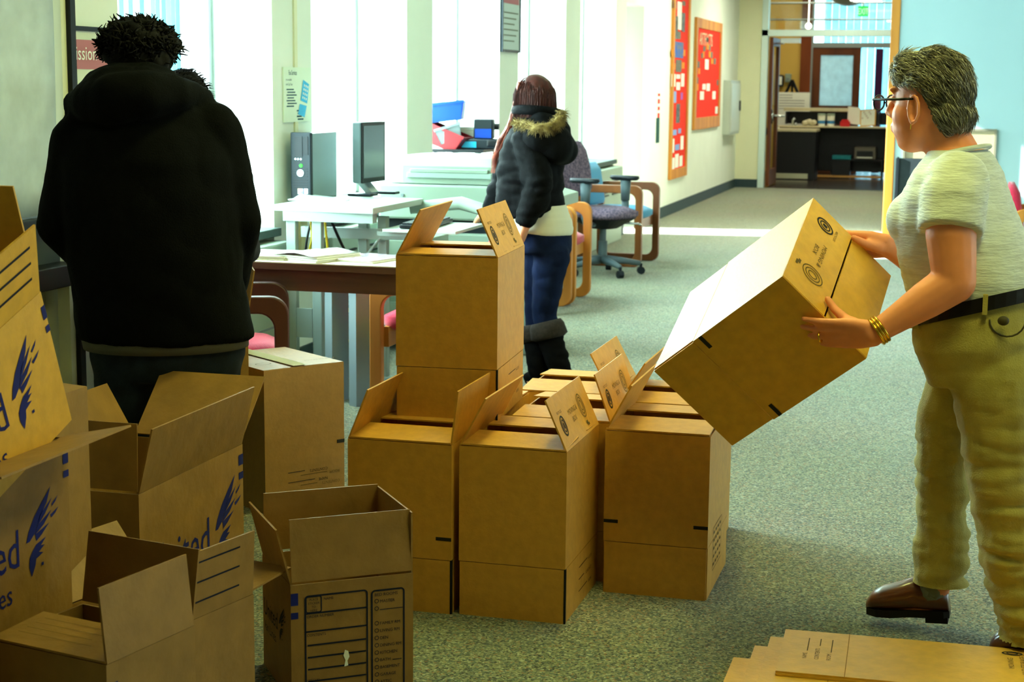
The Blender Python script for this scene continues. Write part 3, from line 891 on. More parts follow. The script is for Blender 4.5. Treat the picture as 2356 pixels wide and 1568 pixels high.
pr.text('Fax Services', L_ * 0.18, H_ * 0.84, H_ * 0.12, 'LEFT', 0.62)
for k, s_ in enumerate(('are now available', 'in the Copy Center')):
    pr.text(s_, L_ * 0.08, H_ * (0.74 - 0.08 * k), H_ * 0.06, 'LEFT', 0.62)
for k in range(7):
    pr.rect(L_ * (0.10 + 0.03 * (k % 2)), H_ * (0.58 - 0.048 * k), L_ * (0.36 + 0.05 * (k % 3)), H_ * (0.60 - 0.048 * k))
for k in range(4):
    pr.rect(L_ * (0.46 + 0.03 * (k % 2)), H_ * (0.21 - 0.05 * k), L_ * (0.70 - 0.03 * (k % 3)), H_ * (0.235 - 0.05 * k))
pr.build(mat('teal_print', (44, 84, 96), 0.8), t, 'lettering')
pr = Print((0.010, 0, 0), (0, 1, 0), (0, 0, 1), 0.0018)
CYAN = mat('cyan_print', (70, 180, 226), 0.7)
def PF(pts):
    pr.poly([(L_ * a, H_ * b) for a, b in pts])
PF([(0.60, 0.40), (0.84, 0.34), (0.92, 0.68), (0.70, 0.76)])
PF([(0.50, 0.16), (0.74, 0.10), (0.82, 0.30), (0.57, 0.34)])
pr.build(CYAN, t, 'fax_picture')
pr = Print((0.010, 0, 0), (0, 1, 0), (0, 0, 1), 0.0026)
for i_ in range(3):
    for j_ in range(4):
        x_, y_ = 0.66 + 0.06 * i_ + 0.022 * j_, 0.43 + 0.07 * j_ - 0.015 * i_
        pr.rect(L_ * x_, H_ * y_, L_ * (x_ + 0.035), H_ * (y_ + 0.04))
pr.build(PAPER, t, 'keypad_picture')
a_, b_ = (-3.26, 11.52, 2.043), (-3.26, 12.02, 1.687)
t, pr, L_, H_ = poster('framed_poster', 'small grey framed poster high on the pier behind the woman in the parka', a_[1], b_[1], b_[2], a_[2] + 0.12, DARKM, mat('poster_grey', (188, 200, 196), 0.8))
pr.rect(0.04, H_ - 0.13, L_ - 0.04, H_ - 0.06)
pr.build(DUSK, t, 'heading_band')
pr = Print((0.010, 0, 0), (0, 1, 0), (0, 0, 1), 0.0015)
for k in range(6):
    pr.rect(0.05, H_ - 0.2 - 0.04 * k, L_ - 0.06 - 0.05 * (k % 3), H_ - 0.19 - 0.04 * k)
pr.build(GREYT, t, 'body_text')
# cream conduit with a box on the second pier
yc = (-3.26, 7.757, 1.438)[1]
t = thing('conduit', 'cream surface conduit running down the pier behind the fax poster', 'conduit', (WX, yc, 0))
MB().span((0.0, -0.018, 0.78), (0.0095, 0.018, CZ)).build('raceway', CREAM, t)
MB().span((0.0, -0.045, 0.62), (0.045, 0.045, 0.78)).build('outlet_box', mat('ivory_plastic', (206, 196, 140), 0.5), t, bevel=0.006)

# paper sheet covering the nearest window bay, with the steel post at its edge
SHEET = sheer_mat('mottled_paper', (226, 234, 232), 0.42)
m_ = MB()
n_y, n_z = 14, 18
vs_, fs_ = [], []
for i in range(n_y + 1):
    for j in range(n_z + 1):
        y_ = 3.7 + (5.44 - 3.7) * i / n_y - 0.03 * (j / n_z) * (i / n_y)
        z_ = 0.98 + (2.9 - 0.98) * j / n_z
        vs_.append((WX + 0.035 + 0.012 * noise.noise(Vector((y_ * 3, z_ * 2.2, 4.0))), y_, z_))
for i in range(n_y):
    for j in range(n_z):
        q = i * (n_z + 1) + j
        fs_.append((q, q + n_z + 1, q + n_z + 2, q + 1))
m_.add(vs_, fs_)
sh = m_.build('hanging_paper_sheet', SHEET, smooth=True)
sh.modifiers.new('solid', 'SOLIDIFY').thickness = 0.003
tag(sh, 'large mottled grey-white paper sheet covering the window left of the man', 'paper sheet')
t = thing('wall_ledge', 'dark ledge below the paper sheet at the left edge', 'ledge', (WX, 3.7, 0))
MB().span((0.0, 0, 0.94), (0.09, 1.74, 0.975)).build('top_rail', DARKM, t, bevel=0.004)
MB().span((0.0, 0, 0.80), (0.03, 1.74, 0.94)).build('ledge_panel', mat('slate_panel', (64, 74, 74), 0.6), t)
MB().span((0.0, 0, 0.72), (0.12, 1.74, 0.80)).build('bottom_rail', BLACKP, t, bevel=0.004)
t = thing('steel_post', 'upright steel post with a dark channel left of the man', 'post', (WX, 5.5, 0))
MB().span((0.0, -0.035, 0), (0.05, 0.0, CZ)).build('cream_edge', CREAM, t)
MB().span((0.0, 0.0, 0), (0.07, 0.035, CZ)).build('dark_channel', BLACKP, t)
MB().span((0.0, 0.035, 0), (0.055, 0.05, CZ)).build('steel_strip', ALU, t)
# vertical blind half drawn across the bay behind the man
t = thing('vertical_blind', 'vertical window blind with pale slats beside the man\'s head', 'blind', (WG + 0.14, 6.36, 0))
MB().span((-0.02, -0.34, 2.66), (0.02, 1.08, 2.71)).build('head_rail', ALU, t)
SL = sheer_mat('blind_slat', (120, 196, 214), 0.25)
slat = None
for k in range(9):
    yk = (0.02, 0.10, 0.20, 0.30, 0.345, 0.40, 0.445, 0.49, 0.535)[k]
    if slat is None:
        slat = MB().box((0, 0, 1.72), (0.020, 0.003, 1.86)).build('slat', SL, t)
        slat.location = (0, yk, 0)
        slat.rotation_euler = (0, 0, 0.5)
    else:
        c_ = slat.copy()
        col.objects.link(c_)
        c_.parent = t
        c_.location = (0, yk, 0)
        c_.rotation_euler = (0, 0, 0.35 + 0.12 * (k % 3))
# convector heaters under the sills
HEAT = mat('heater_enamel', (150, 166, 150), 0.45, 0.1)
def heater(y0, y1, lab):
    t = thing('convector_heater', lab, 'heater', (WX, y0, 0), 0, 'heaters under the windows')
    L_ = y1 - y0
    MB().span((-0.05, 0.0, 0.0), (0.10, L_, 0.70)).build('casing', HEAT, t, bevel=0.012)
    MB().span((0.100, 0.02, 0.30), (0.104, L_ - 0.02, 0.31)).build('seam', PLASG, t)
    n_ = int(L_ / 0.36)
    for k in range(n_):
        yk = 0.06 + k * (L_ - 0.12) / n_
        for j in range(5):
            MB().box((0.104, yk + 0.14, 0.46 + 0.03 * j), (0.014, 0.26, 0.011)).build('louvre', DARKM, t)
heater(6.0, 7.46, 'pale louvred heater under the window behind the red-seated armchair')
heater(8.0, 9.45, 'pale louvred heater behind the white computer desk')
heater(12.04, 13.48, 'pale louvred heater behind the blue armchair')
heater(14.07, 15.48, 'pale louvred heater next to the glazed outside door')

# ================================================================== BOARDS BY THE FRONT WALL
t = thing('pin_board', 'beige pin board in a thin grey frame on the pale wall', 'pin board', (-0.574, FRONTY, 0.28))
MB().span((0.02, -0.02, 0.02), (0.79, -0.002, 0.80)).build('felt', mat('beige_felt', (172, 160, 130), 0.9, var=0.05, vscale=80), t)
for a_, b_ in (((0, -0.03, 0), (0.02, 0, 0.82)), ((0.79, -0.03, 0), (0.81, 0, 0.82)), ((0.02, -0.03, 0), (0.79, 0, 0.02)), ((0.02, -0.03, 0.80), (0.79, 0, 0.82))):
    MB().span(a_, b_).build('frame_rail', mat('board_frame_grey', (130, 126, 108), 0.5), t)
MB().span((0.56, -0.024, 0.48), (0.70, -0.0205, 0.68)).build('pinned_sheet', PAPER, t)
MB().span((0.10, -0.024, 0.62), (0.28, -0.0205, 0.72)).build('pinned_sheet', mat('slate_blue_card', (110, 136, 140), 0.8), t)
t = thing('slate_board', 'dark slate display board standing on the floor beside the oak trim', 'display board', (-0.62, FRONTY - 0.14, 0.0))
M3 = Matrix.Rotation(-0.08, 3, 'X')
MB().box((0.14, 0.02, 0.42), (0.30, 0.02, 0.82), M=M3).build('slate', mat('slate_dark', (40, 50, 54), 0.6, var=0.15, vscale=12), t)
for a_ in ((0.0, 0.02), (0.28, 0.3)):
    MB().box(((a_[0] + a_[1]) / 2, 0.01, 0.42), (0.02, 0.035, 0.84), M=M3).build('frame_rail', DARKM, t)
pr = Print((0.04, -0.02, 0.1), (1, 0, 0), (0, 0.08, 1), 0.03)
for k in range(7):
    pr.rect(0.03 + 0.01 * (k % 3), 0.04 + 0.035 * k, 0.09 + 0.012 * (k % 4), 0.052 + 0.035 * k)
pr.build(mat('chalk', (150, 160, 160), 0.9), t, 'chalk_writing')

# ================================================================== CARDBOARD BOXES
TH = 0.0045
def slab(parent, name, o, u, v, n, m):
    """thin panel: corner o, sides u and v, thickness along n"""
    o, u, v = Vector(o), Vector(u), Vector(v)
    return MB().prism([(0, 0), (1, 0), (1, 1), (0, 1)], o, u, v, Vector(n).normalized() * TH).build(name, m, parent)

def carton(label, loc, rz, w_, d_, h, z0=0.0, flap=0.152, skirt=0.0, flaps=None, m=CARD, inner=None, group=None, M=None, bottom=True, name='cardboard_box', wflap=None):
    """open or closed carton. local origin: front-left bottom corner of the body's footprint.
    flaps: dict side -> angle in degrees (0 folded shut, 90 upright, 180 flat outward); sides F(-y) B(+y) L(-x) R(+x)"""
    t = thing(name, label, 'box', loc, rz, group)
    if M is not None:
        t.matrix_world = M
    b0 = skirt
    b1 = skirt + h
    # body: four walls (and a floor) of real thickness in one mesh
    bo = MB()
    bo.span((0, 0, b0), (w_, TH, b1)).span((0, d_ - TH, b0), (w_, d_, b1))
    bo.span((0, TH, b0), (TH, d_ - TH, b1)).span((w_ - TH, TH, b0), (w_, d_ - TH, b1))
    if bottom:
        bo.span((TH, TH, b0), (w_ - TH, d_ - TH, b0 + TH))
    bo.build('body', m, t)
    g = 0.003
    if skirt > 0:
        MB().span((g, 0, 0), (w_ - g, TH, skirt - 0.002)).build('bottom_flap', m, t)
        MB().span((g, d_ - TH, 0), (w_ - g, d_, skirt - 0.002)).build('bottom_flap', m, t)
        MB().span((0, TH + g, 0), (TH, d_ - TH - g, skirt - 0.002)).build('bottom_flap', m, t)
        MB().span((w_ - TH, TH + g, 0), (w_, d_ - TH - g, skirt - 0.002)).build('bottom_flap', m, t)
    out = {}
    zt = b1 + 0.001
    for sd, ang in (flaps or {}).items():
        fl = flap
        if isinstance(ang, tuple):
            ang, fl = ang
        a = math.radians(ang)
        lift = TH * 1.3 if sd in 'FB' else 0.0
        if sd == 'F':
            o, u, inn = Vector((g, 0, zt + lift)), Vector((w_ - 2 * g, 0, 0)), Vector((0, 1, 0))
        elif sd == 'B':
            o, u, inn = Vector((w_ - g, d_, zt + lift)), Vector((-(w_ - 2 * g), 0, 0)), Vector((0, -1, 0))
        elif sd == 'L':
            o, u, inn = Vector((0, d_ - g, zt)), Vector((0, -(d_ - 2 * g), 0)), Vector((1, 0, 0))
        else:
            o, u, inn = Vector((w_, g, zt)), Vector((0, d_ - 2 * g, 0)), Vector((-1, 0, 0))
        v = (inn * math.cos(a) + Vector((0, 0, 1)) * math.sin(a)) * fl
        n = (-inn * math.sin(a) + Vector((0, 0, 1)) * math.cos(a))      # outer side when folded shut
        o2 = slab(t, 'top_flap', o, u, v, -n if a < PI else n, m)
        out[sd] = (o2, o, u, v, n)
    return t, out

def flap_print(fl, kind='recycle', mirror=False, ink=None, flip=False):
    """the maker's marks on the outer face of a flap"""
    o2, o, u, v, n = fl
    u, v = Vector(u), Vector(v)
    L_, H_ = u.length, v.length
    # the outer side, read with the hinge at the bottom
    uu, vv, oo = u, v, Vector(o)
    if u.cross(v).dot(n) < 0:
        uu, oo = -u, Vector(o) + u
    pr = Print(oo, uu, vv, 0.0012)
    if flip:
        pr = Print(oo + uu + vv, -uu, -vv, 0.0012)
    pr.ring(0.065, H_ * 0.42, 0.024, 0.030, 0.005)
    pr.ring(0.065, H_ * 0.42, 0.015, 0.019, 0.004)
    pr.rect(0.060, H_ * 0.42 - 0.008, 0.070, H_ * 0.42 + 0.008)
    pr.text('RECYCLES', 0.042, H_ * 0.42 + 0.036, 0.011)
    pr.build(ink or INK, o2)
    pr2 = Print(pr.o, pr.u, pr.v, 0.0014)
    pr2.text('MOVING &', L_ * 0.36, H_ * 0.52, 0.021)
    pr2.text('BOX', L_ * 0.42, H_ * 0.36, 0.021)
    for q in range(3):
        pr2.ring(L_ * 0.74, H_ * 0.52, 0.030 - 0.009 * q, 0.036 - 0.01 * q, 0.003)
    pr2.rect(L_ * 0.74 - 0.012, H_ * 0.16, L_ * 0.74 + 0.004, H_ * 0.22)
    pr2.rect(L_ * 0.74 - 0.004, H_ * 0.12, L_ * 0.74 + 0.014, H_ * 0.17)
    pr2.build(INKF if ink is None else ink, o2, 'faded_printing')

def side_lines(t, o, u, v, n_=3, ink=INK, words=('NAME', 'CONTENTS', 'ROOM'), wl=0.16, gap=0.035, size=0.014):
    pr = Print(o, u, v)
    for k in range(n_):
        pr.text(words[k % len(words)], 0, -gap * k, size)
        pr.rect(0.012 + size * 0.72 * len(words[k % len(words)]), -gap * k, wl, -gap * k + 0.0025)
    return pr.build(ink, t)

def eagle(pr, x, y, s, flip=False):
    f = -1 if flip else 1
    def P(pts):
        pr.poly([(x + f * a * s * 1.25, y + b * s) for a, b in pts])
    P([(0.0, 0.86), (0.10, 1.12), (0.30, 1.42), (0.60, 1.72), (0.94, 2.02), (0.78, 1.66), (0.52, 1.36), (0.30, 1.0), (0.12, 0.86)])
    P([(0.50, 1.40), (0.98, 1.72), (0.72, 1.40), (0.42, 1.16)])
    P([(0.42, 1.18), (0.95, 1.42), (0.66, 1.14), (0.30, 0.96)])
    P([(0.34, 0.98), (0.86, 1.12), (0.56, 0.90), (0.36, 0.80)])
    P([(0.96, 1.56), (1.20, 1.72), (1.12, 1.60), (0.98, 1.50)])
    P([(0.90, 1.30), (1.22, 1.42), (1.1, 1.3), (0.94, 1.22)])
    P([(0.22, 0.60), (0.36, 0.72), (0.72, 0.80), (0.52, 0.64), (0.66, 0.62), (0.44, 0.50), (0.60, 0.44), (0.34, 0.36), (0.30, 0.20), (0.16, -0.04), (0.08, 0.22), (0.10, 0.44)])
    P([(0.52, 0.12), (0.60, 0.12), (0.60, 0.20), (0.52, 0.20)])

def united(t, o, u, v, s, ink=BLUE):
    """'United / Van Lines' with the eagle; o is the left end of the big baseline"""
    pr = Print(o, u, v)
    pr.text('United', 0, 0, s * 1.0, 'LEFT', 0.86, 0.0)
    pr.text('Van Lines', 0, -s * 0.62, s * 0.56, 'LEFT', 0.95)
    eagle(pr, s * 2.56, -s * 0.28, s * 0.74)
    return pr.build(ink, t, 'logo')

G = 'plain moving boxes standing on their lower flaps in the middle'
BW, BD, BH, SK = 0.305, 0.405, 0.327, 0.155
def plain(label, x, y, rz, flaps, z=0.0, marks='', prints=''):
    t, f = carton(label, (x, y, z), rz, BW, BD, BH, skirt=SK, flaps=flaps, m=CARD, group=G)
    for sd in prints:
        flap_print(f[sd])
    if 'r' in marks:      # printed lines on the right-hand lower flap, upside down
        side_lines(t, (BW, BD * 0.80, 0.045), (0, -1, 0), (0, 0, -1))
        MB().box((BW - 0.001, 0.004, SK / 2), (0.006, 0.008, SK)).build('corner_slit', BLACKP, t)
    if 't' in marks:      # black registration ticks at the front corners
        for xa, xb in ((0.0, 0.042), (BW - 0.042, BW)):
            Print((0, 0, 0), (1, 0, 0), (0, 0, 1)).rect(xa, SK + 0.055, xb, SK + 0.065).build(INK, t, 'black_tick')
    if 'R' in marks:
        Print((0, 0, 0), (1, 0, 0), (0, 0, 1)).rect(BW - 0.045, SK + 0.055, BW, SK + 0.065).build(INK, t, 'black_tick')
        MB().box((BW - 0.001, 0.004, SK / 2), (0.006, 0.008, SK)).build('corner_slit', BLACKP, t)
    if 'g' in marks:      # printed grid on the right-hand side
        pr = Print((BW, 0.10, 0.06), (0, 1, 0), (0, 0, 1))
        pr.frame(0, 0, 0.17, 0.13, 0.002, 0.002)
        for i in range(4):
            for j in range(5):
                pr.rect(0.012 + 0.04 * i, 0.012 + 0.024 * j, 0.034 + 0.04 * i, 0.02 + 0.024 * j)
        pr.build(INKF, t, 'faded_printing')
    return t
plain('plain brown box at the very front of the middle group', -1.312, 4.255, 0.0, {'F': 3, 'B': 2, 'L': 62, 'R': 66}, marks='r', prints='R')
plain('plain brown box left of the front one, partly hidden by the open printed box', -1.636, 4.245, 0.0, {'F': 4, 'B': 2, 'L': 68, 'R': 97}, marks='R')
plain('plain brown box right of the front one, under the carried box', -0.970, 4.575, 0.0, {'F': 4, 'B': 3, 'L': 62}, marks='tg')
plain('plain brown box directly behind the front one', -1.279, 4.672, 0.0, {'F': 2, 'B': 5, 'R': 70}, prints='R')
plain('plain brown box in the back row, third behind the front one', -1.365, 5.090, 0.0, {'F': 4, 'B': 3, 'R': 62}, prints='R')
plain('plain brown box behind the one under the carried box', -1.020, 4.995, 0.0, {'F': 3, 'B': 3, 'L': 58})
plain('plain brown box directly under the tall upper box, barely showing', -1.632, 4.662, 0.0, {'F': 1, 'B': 1})
plain('plain brown box stacked on top of the middle group with two raised flaps', -1.598, 4.545, 0.07, {'F': 1, 'B': 2, 'L': 62, 'R': 66}, z=0.487, marks='r', prints='R')

# the box carried by the woman, tilted in the air
V0 = Vector((-0.4301, 4.109, 1.002))
eb_ = Vector((0.224, 0.058, -0.218)).normalized()
ea_ = Vector((0.075, 0.364, 0.175))
ea_ = (ea_ - eb_ * ea_.dot(eb_)).normalized()
ec_ = ea_.cross(eb_).normalized()
ec_ = -ec_ if ec_.z > 0 else ec_                     # towards the box's bottom
Rz0 = Matrix.Rotation(math.atan2(-V0.x, V0.y) , 3, 'Z')
eb_, ea_, ec_ = Rz0 @ eb_, Rz0 @ ea_, Rz0 @ ec_
upv = -ec_
org_ = V0 + ec_ * (BH + SK)
Mx = Matrix(((eb_.x, ea_.x, upv.x, org_.x), (eb_.y, ea_.y, upv.y, org_.y), (eb_.z, ea_.z, upv.z, org_.z), (0, 0, 0, 1)))
t, fl_ = carton('cardboard box tilted in the air in the hands of the grey-haired woman', (0, 0, 0), 0, BW, BD, BH, skirt=SK, flaps={'L': 0, 'R': 0}, m=CARDY, M=Mx, flap=0.149)
flap_print(fl_['L'])
for xa, xb in ((0.0, 0.042), (BW - 0.042, BW)):
    Print((0, 0, 0), (1, 0, 0), (0, 0, 1)).rect(xa, SK + 0.02, xb, SK + 0.032).build(INK, t, 'black_tick')
CARRY = Mx

# taped box behind the man
t, f = carton('closed taped box with a pale top beside the man in black', (-2.259, 5.081, 0.5), 0, 0.320, 0.40, 0.5, flaps={'L': 0.5, 'R': 0.5}, m=CARDP, flap=0.159)
t.location.z = 0
t.rotation_euler.z = math.radians(54)
MB().span((0.115, -0.001, 0.506), (0.17, 0.401, 0.5068)).build('packing_tape', mat('clear_tape', (220, 214, 180), 0.12, spec=0.8), t)
side_lines(t, (0.30, 0, 0.05), (-1, 0, 0), (0, 0, -1), ink=INKF, words=('NAME', 'CONTENTS', 'ROOM'))
side_lines(t, (0.25, 0, 0.10), (-1, 0, 0), (0, 0, -1), 2)
MB().box((0.305, -0.001, 0.22), (0.03, 0.002, 0.012)).build('black_tick', INK, t)
pr = Print((0, 0, 0.506), (1, 0, 0), (0, 1, 0), 0.001)
pr.ring(0.05, 0.09, 0.03, 0.02, 0.004)
pr.text('MOVING BOX', 0.20, 0.06, 0.02)
pr.build(INKF, t, 'faded_printing')

# open box with the printed form, front centre
t, f = carton('open worn box printed with a room checklist, front centre', (-1.495, 3.499, 0.29), 0, 0.305, 0.29, 0.29, flaps={'F': 84, 'B': 88, 'R': 90, 'L': (104, 0.14)}, m=CARD2, flap=0.15)
t.location.z = 0
t.rotation_euler.z = math.radians(37)
pr = Print((0, 0, 0), (1, 0, 0), (0, 0, 1))
pr.frame(0.033, -0.2, 0.190, 0.262, 0.010, 0.004)
pr.frame(0.036, 0.218, 0.076, 0.259, 0.006, 0.0025)
for zz in (0.217, 0.172):
    pr.rect(0.034, zz - 0.002, 0.190, zz + 0.002)
for k in range(5):
    pr.rect(0.040, 0.136 - 0.030 * k, 0.185, 0.140 - 0.030 * k)
pr.text('NAME', 0.080, 0.247, 0.009)
for k, s_ in enumerate(('PLACE', 'STICKER', 'TO', 'HERE')):
    pr.text(s_, 0.056, 0.248 - 0.009 * k, 0.0075, 'CENTER')
pr.text('ORDER NUMBER', 0.038, 0.206, 0.009)
pr.text('CONTENTS', 0.038, 0.160, 0.009)
pr.text('SPECIAL', 0.038, 0.047, 0.009)
pr.frame(0.198, -0.2, 0.283, 0.258, 0.010, 0.004)
pr.text('BED ROOMS', 0.207, 0.242, 0.0105)
for k, s_ in enumerate(('MASTER', '', '', 'FAMILY RM', 'LIVING RM', 'DEN', 'DINING RM', 'KITCHEN', 'BATH', 'BASEMENT', 'GARAGE', 'ATTIC')):
    zz = 0.225 - 0.0185 * k
    if k == 2:
        continue
    pr.ring(0.212, zz + 0.0045, 0.0055, 0.0055, 0.0015, 12)
    if s_:
        pr.text(s_, 0.220, zz, 0.0105)
    else:
        pr.rect(0.220, zz, 0.278, zz + 0.0018)
    if s_ == 'BATH':
        pr.rect(0.252, zz, 0.275, zz + 0.0018)
pr.build(BLUEB, t, 'printed_form')
Print((0, 0, 0), (1, 0, 0), (0, 0, 1)).rect(0.0, 0.240, 0.018, 0.270).rect(0.0, 0.207, 0.018, 0.223).build(BLUE, t, 'blue_marks')
pr = Print((0.130, 0, 0.075), (1, 0, 0), (0, 0, 1), 0.0016)
pr.poly([(0, 0), (0.010, 0.002), (0.008, 0.014), (0.013, 0.024), (0.010, 0.038), (0.002, 0.042), (-0.002, 0.028), (0.003, 0.016)])
pr.build(PAPER, t, 'torn_paper')
united(t, (0, 0.275, 0.14), (0, -1, 0), (0, 0, 1), 0.062, BLUEB)

# big logo box behind it
lab = 'big open box with the blue eagle logo and wide raised flaps'
t, f = carton(lab, (-2.27, 3.585, 0), 0.0, 0.337, 0.61, 0.457, flaps={'R': (104, 0.17), 'B': (138, 0.23), 'F': (88, 0.17), 'L': 120}, m=CARD2, flap=0.17)
united(t, (0.337, 0.04, 0.20), (0, 1, 0), (0, 0, 1), 0.150)
Print((0.337, 0, 0), (0, 1, 0), (0, 0, 1)).rect(0.58, 0.40, 0.61, 0.43).rect(0.58, 0.36, 0.61, 0.38).build(BLUE, t, 'blue_marks')
# box with ruled lines on its raised flap
t, f = carton('half-hidden box with three ruled lines on its raised flap', (-1.915, 3.135, 0), math.radians(-13), 0.31, 0.33, 0.30, flaps={'R': 93, 'B': 175, 'L': 130}, m=CARD2, flap=0.152)
o2, o, u, v, n = f['R']
pr = Print(o, u, v)
for k in range(3):
    pr.rect(0.05 + (0.05 if k == 0 else 0), 0.125 - 0.045 * k, 0.27, 0.129 - 0.045 * k)
pr.text('NAME', 0.05, 0.123, 0.016)
pr.build(BLUEB, o2)
# small open box in front of it
t, f = carton('small open box in the left foreground with one tall side flap', (-1.549, 2.717, 0.36), math.radians(-12), 0.30, 0.27, 0.36, flaps={'R': 84, 'B': 100, 'F': 4}, m=CARD2, flap=0.15)
t.location = Vector((-1.544, 2.719, 0.36)) - Matrix.Rotation(math.radians(-12), 3, 'Z') @ Vector((0.30, 0, 0))
t.location.z = 0
o2, o, u, v, n = f['F']
pr = Print(o, u, v, 0.0014)
for k in range(4):
    pr.rect(0.03, 0.12 - 0.025 * k, 0.2 + 0.02 * (k % 2), 0.1215 - 0.025 * k)
pr.build(INKF, o2)
Print((0.30, 0, 0), (0, 1, 0), (0, 0, 1)).rect(0.0, 0.29, 0.03, 0.32).build(BLUE, t, 'blue_marks')
# corner box with the round mark
t, f = carton('closed box with a round printed mark in the lower left corner', (-2.16, 2.56, 0), 0.0, 0.32, 0.44, 0.305, flaps={'L': 0.5, 'R': 1}, m=CARD2, flap=0.159)
pr = Print((0.32, 0, 0), (0, 1, 0), (0, 0, 1))
for q in range(3):
    pr.ring(0.28, 0.17, 0.052 - 0.014 * q, 0.052 - 0.014 * q, 0.005)
pr.build(INKF, t, 'faded_printing')
pr = Print((0, 0, 0.3155), (0, 1, 0), (-1, 0, 0), 0.001)
for k in range(3):
    pr.rect(0.3, -0.31 + 0.03 * k, 0.4, -0.306 + 0.03 * k)
pr.build(INKF, t, 'ruled_lines')
# logo box standing on it
t, f = carton('logo box standing on the corner box, second from the bottom at the left edge', (-2.18, 2.62, 0.318), 0.0, 0.33, 0.50, 0.385, flaps={'R': (168, 0.16), 'F': 178}, m=CARD2, flap=0.16)
united(t, (0.33, 0.03, 0.155), (0, 1, 0), (0, 0, 1), 0.115)
Print((0.33, 0, 0), (0, 1, 0), (0, 0, 1)).rect(0.478, 0.33, 0.50, 0.36).rect(0.478, 0.30, 0.50, 0.315).build(BLUE, t, 'blue_marks')
# tall worn box just behind
t, f = carton('tall worn box squeezed behind the stacked logo box', (-2.24, 3.15, 0), 0.0, 0.31, 0.20, 0.77, flaps={'L': 60, 'R': 4}, m=CARDP, flap=0.12)
# tilted logo box on the very top
lab = 'tilted logo box at the top of the left-hand pile with an open ruled flap'
TM = Matrix.Translation((-1.837, 3.12, 0.7428)) @ Matrix.Rotation(math.radians(20), 4, 'X') @ Matrix.Translation((-0.32, -0.60, 0))
t, f = carton(lab, (0, 0, 0), 0, 0.32, 0.60, 0.31, flaps={'R': (100, 0.155), 'B': (90, 0.23), 'L': 95}, m=CARDY, flap=0.16, M=TM)
united(t, (0.32, 0.12, 0.115), (0, 1, 0), (0, 0, 1), 0.115)
o2, o, u, v, n = f['R']
pr = Print(o, u, v)
for k in range(3):
    pr.rect(0.2, 0.115 - 0.036 * k, 0.565, 0.121 - 0.036 * k)
pr.build(BLUEB, o2, 'ruled_lines')
Print((0.32, 0, 0), (0, 1, 0), (0, 0, 1)).rect(0.585, 0.25, 0.60, 0.28).rect(0.585, 0.22, 0.60, 0.235).build(BLUE, t, 'blue_marks')
# low box behind the man's leg
t, f = carton('low dark brown box on the floor behind the man\'s left leg', (-3.02, 4.95, 0), 0.45, 0.33, 0.30, 0.34, flaps={'L': 1, 'R': 1}, m=CARD2, flap=0.16)
pr = Print((0, 0, 0.347), (1, 0, 0), (0, 1, 0), 0.001)
pr.ring(0.22, 0.10, 0.05, 0.03, 0.004)
pr.text('MOVING BOX', 0.03, 0.2, 0.03)
pr.build(INK, t)
# box in front of the man, one flap corner showing past his arm
t, f = carton('beige open box held in front of the man, one flap showing past his arm', (-2.545, 4.793, 0.42), 0.488, 0.33, 0.25, 0.27, flaps={'R': 99, 'B': 80, 'L': 92}, m=CARDP, flap=0.165)

# flattened boxes lying on the floor
def flat_box(label, x, y, z, rz, L_=1.42, W_=0.86, lines=True):
    t = thing('flattened_box', label, 'flattened box', (x, y, z), rz, 'flattened boxes on the floor')
    for k in range(2):
        MB().span((0, -W_ + 0.004 * k, 0.0055 * k), (L_, 0, 0.0055 * k + 0.005)).build('board_layer', CARDY, t)
    pr = Print((0, 0, 0.0105), (1, 0, 0), (0, 1, 0), 0.0006)
    pr.rect(0.166, -W_, 0.168, 0)
    pr.rect(0.36 + 0.5, -W_, 0.862, 0)
    pr.build(mat('crease', (150, 108, 30), 0.8), t, 'crease_line')
    if lines:
        pr = Print((0, 0, 0.0105), (0, 1, 0), (-1, 0, 0), 0.0012)
        for k, s_ in enumerate(('NAME', 'CONTENTS', 'ROOM')):
            pr.text(s_, -0.22, -0.068 - 0.030 * k, 0.016)
            pr.rect(-0.22 + 0.016 + 0.011 * len(s_), -0.068 - 0.030 * k, -0.06, -0.0655 - 0.030 * k)
        pr.build(INKF, t, 'ruled_lines')
        pr = Print((0, 0, 0.0105), (1, 0, 0), (0, 1, 0), 0.0014)
        pr.ring(0.575, -0.045, 0.026, 0.014, 0.005)
        pr.ring(0.575, -0.045, 0.015, 0.008, 0.004)
        pr.text('RE', 0.61, -0.052, 0.018)
        pr.build(INK, t)
        pr = Print((0, 0, 0.0105), (0, 1, 0), (-1, 0, 0), 0.0014)
        pr.text('MOVING', -0.16, -0.575, 0.02)
        pr.text('AND STORAGE', -0.2, -0.605, 0.02)
        pr.build(INKF, t, 'faded_printing')
    return t
flat_box('topmost flattened box of the stack with ruled lines and printing', -0.405, 4.262, 0.0335, 0.03, W_=0.33)
flat_box('second flattened box of the stack, sticking out a little to the left', -0.440, 4.225, 0.022, 0.02, lines=False)
flat_box('third flattened box of the stack, set back further left', -0.475, 4.175, 0.0105, 0.01, lines=False)
flat_box('lowest flattened box of the stack on the carpet', -0.52, 4.10, -0.0005, 0.0, lines=False)

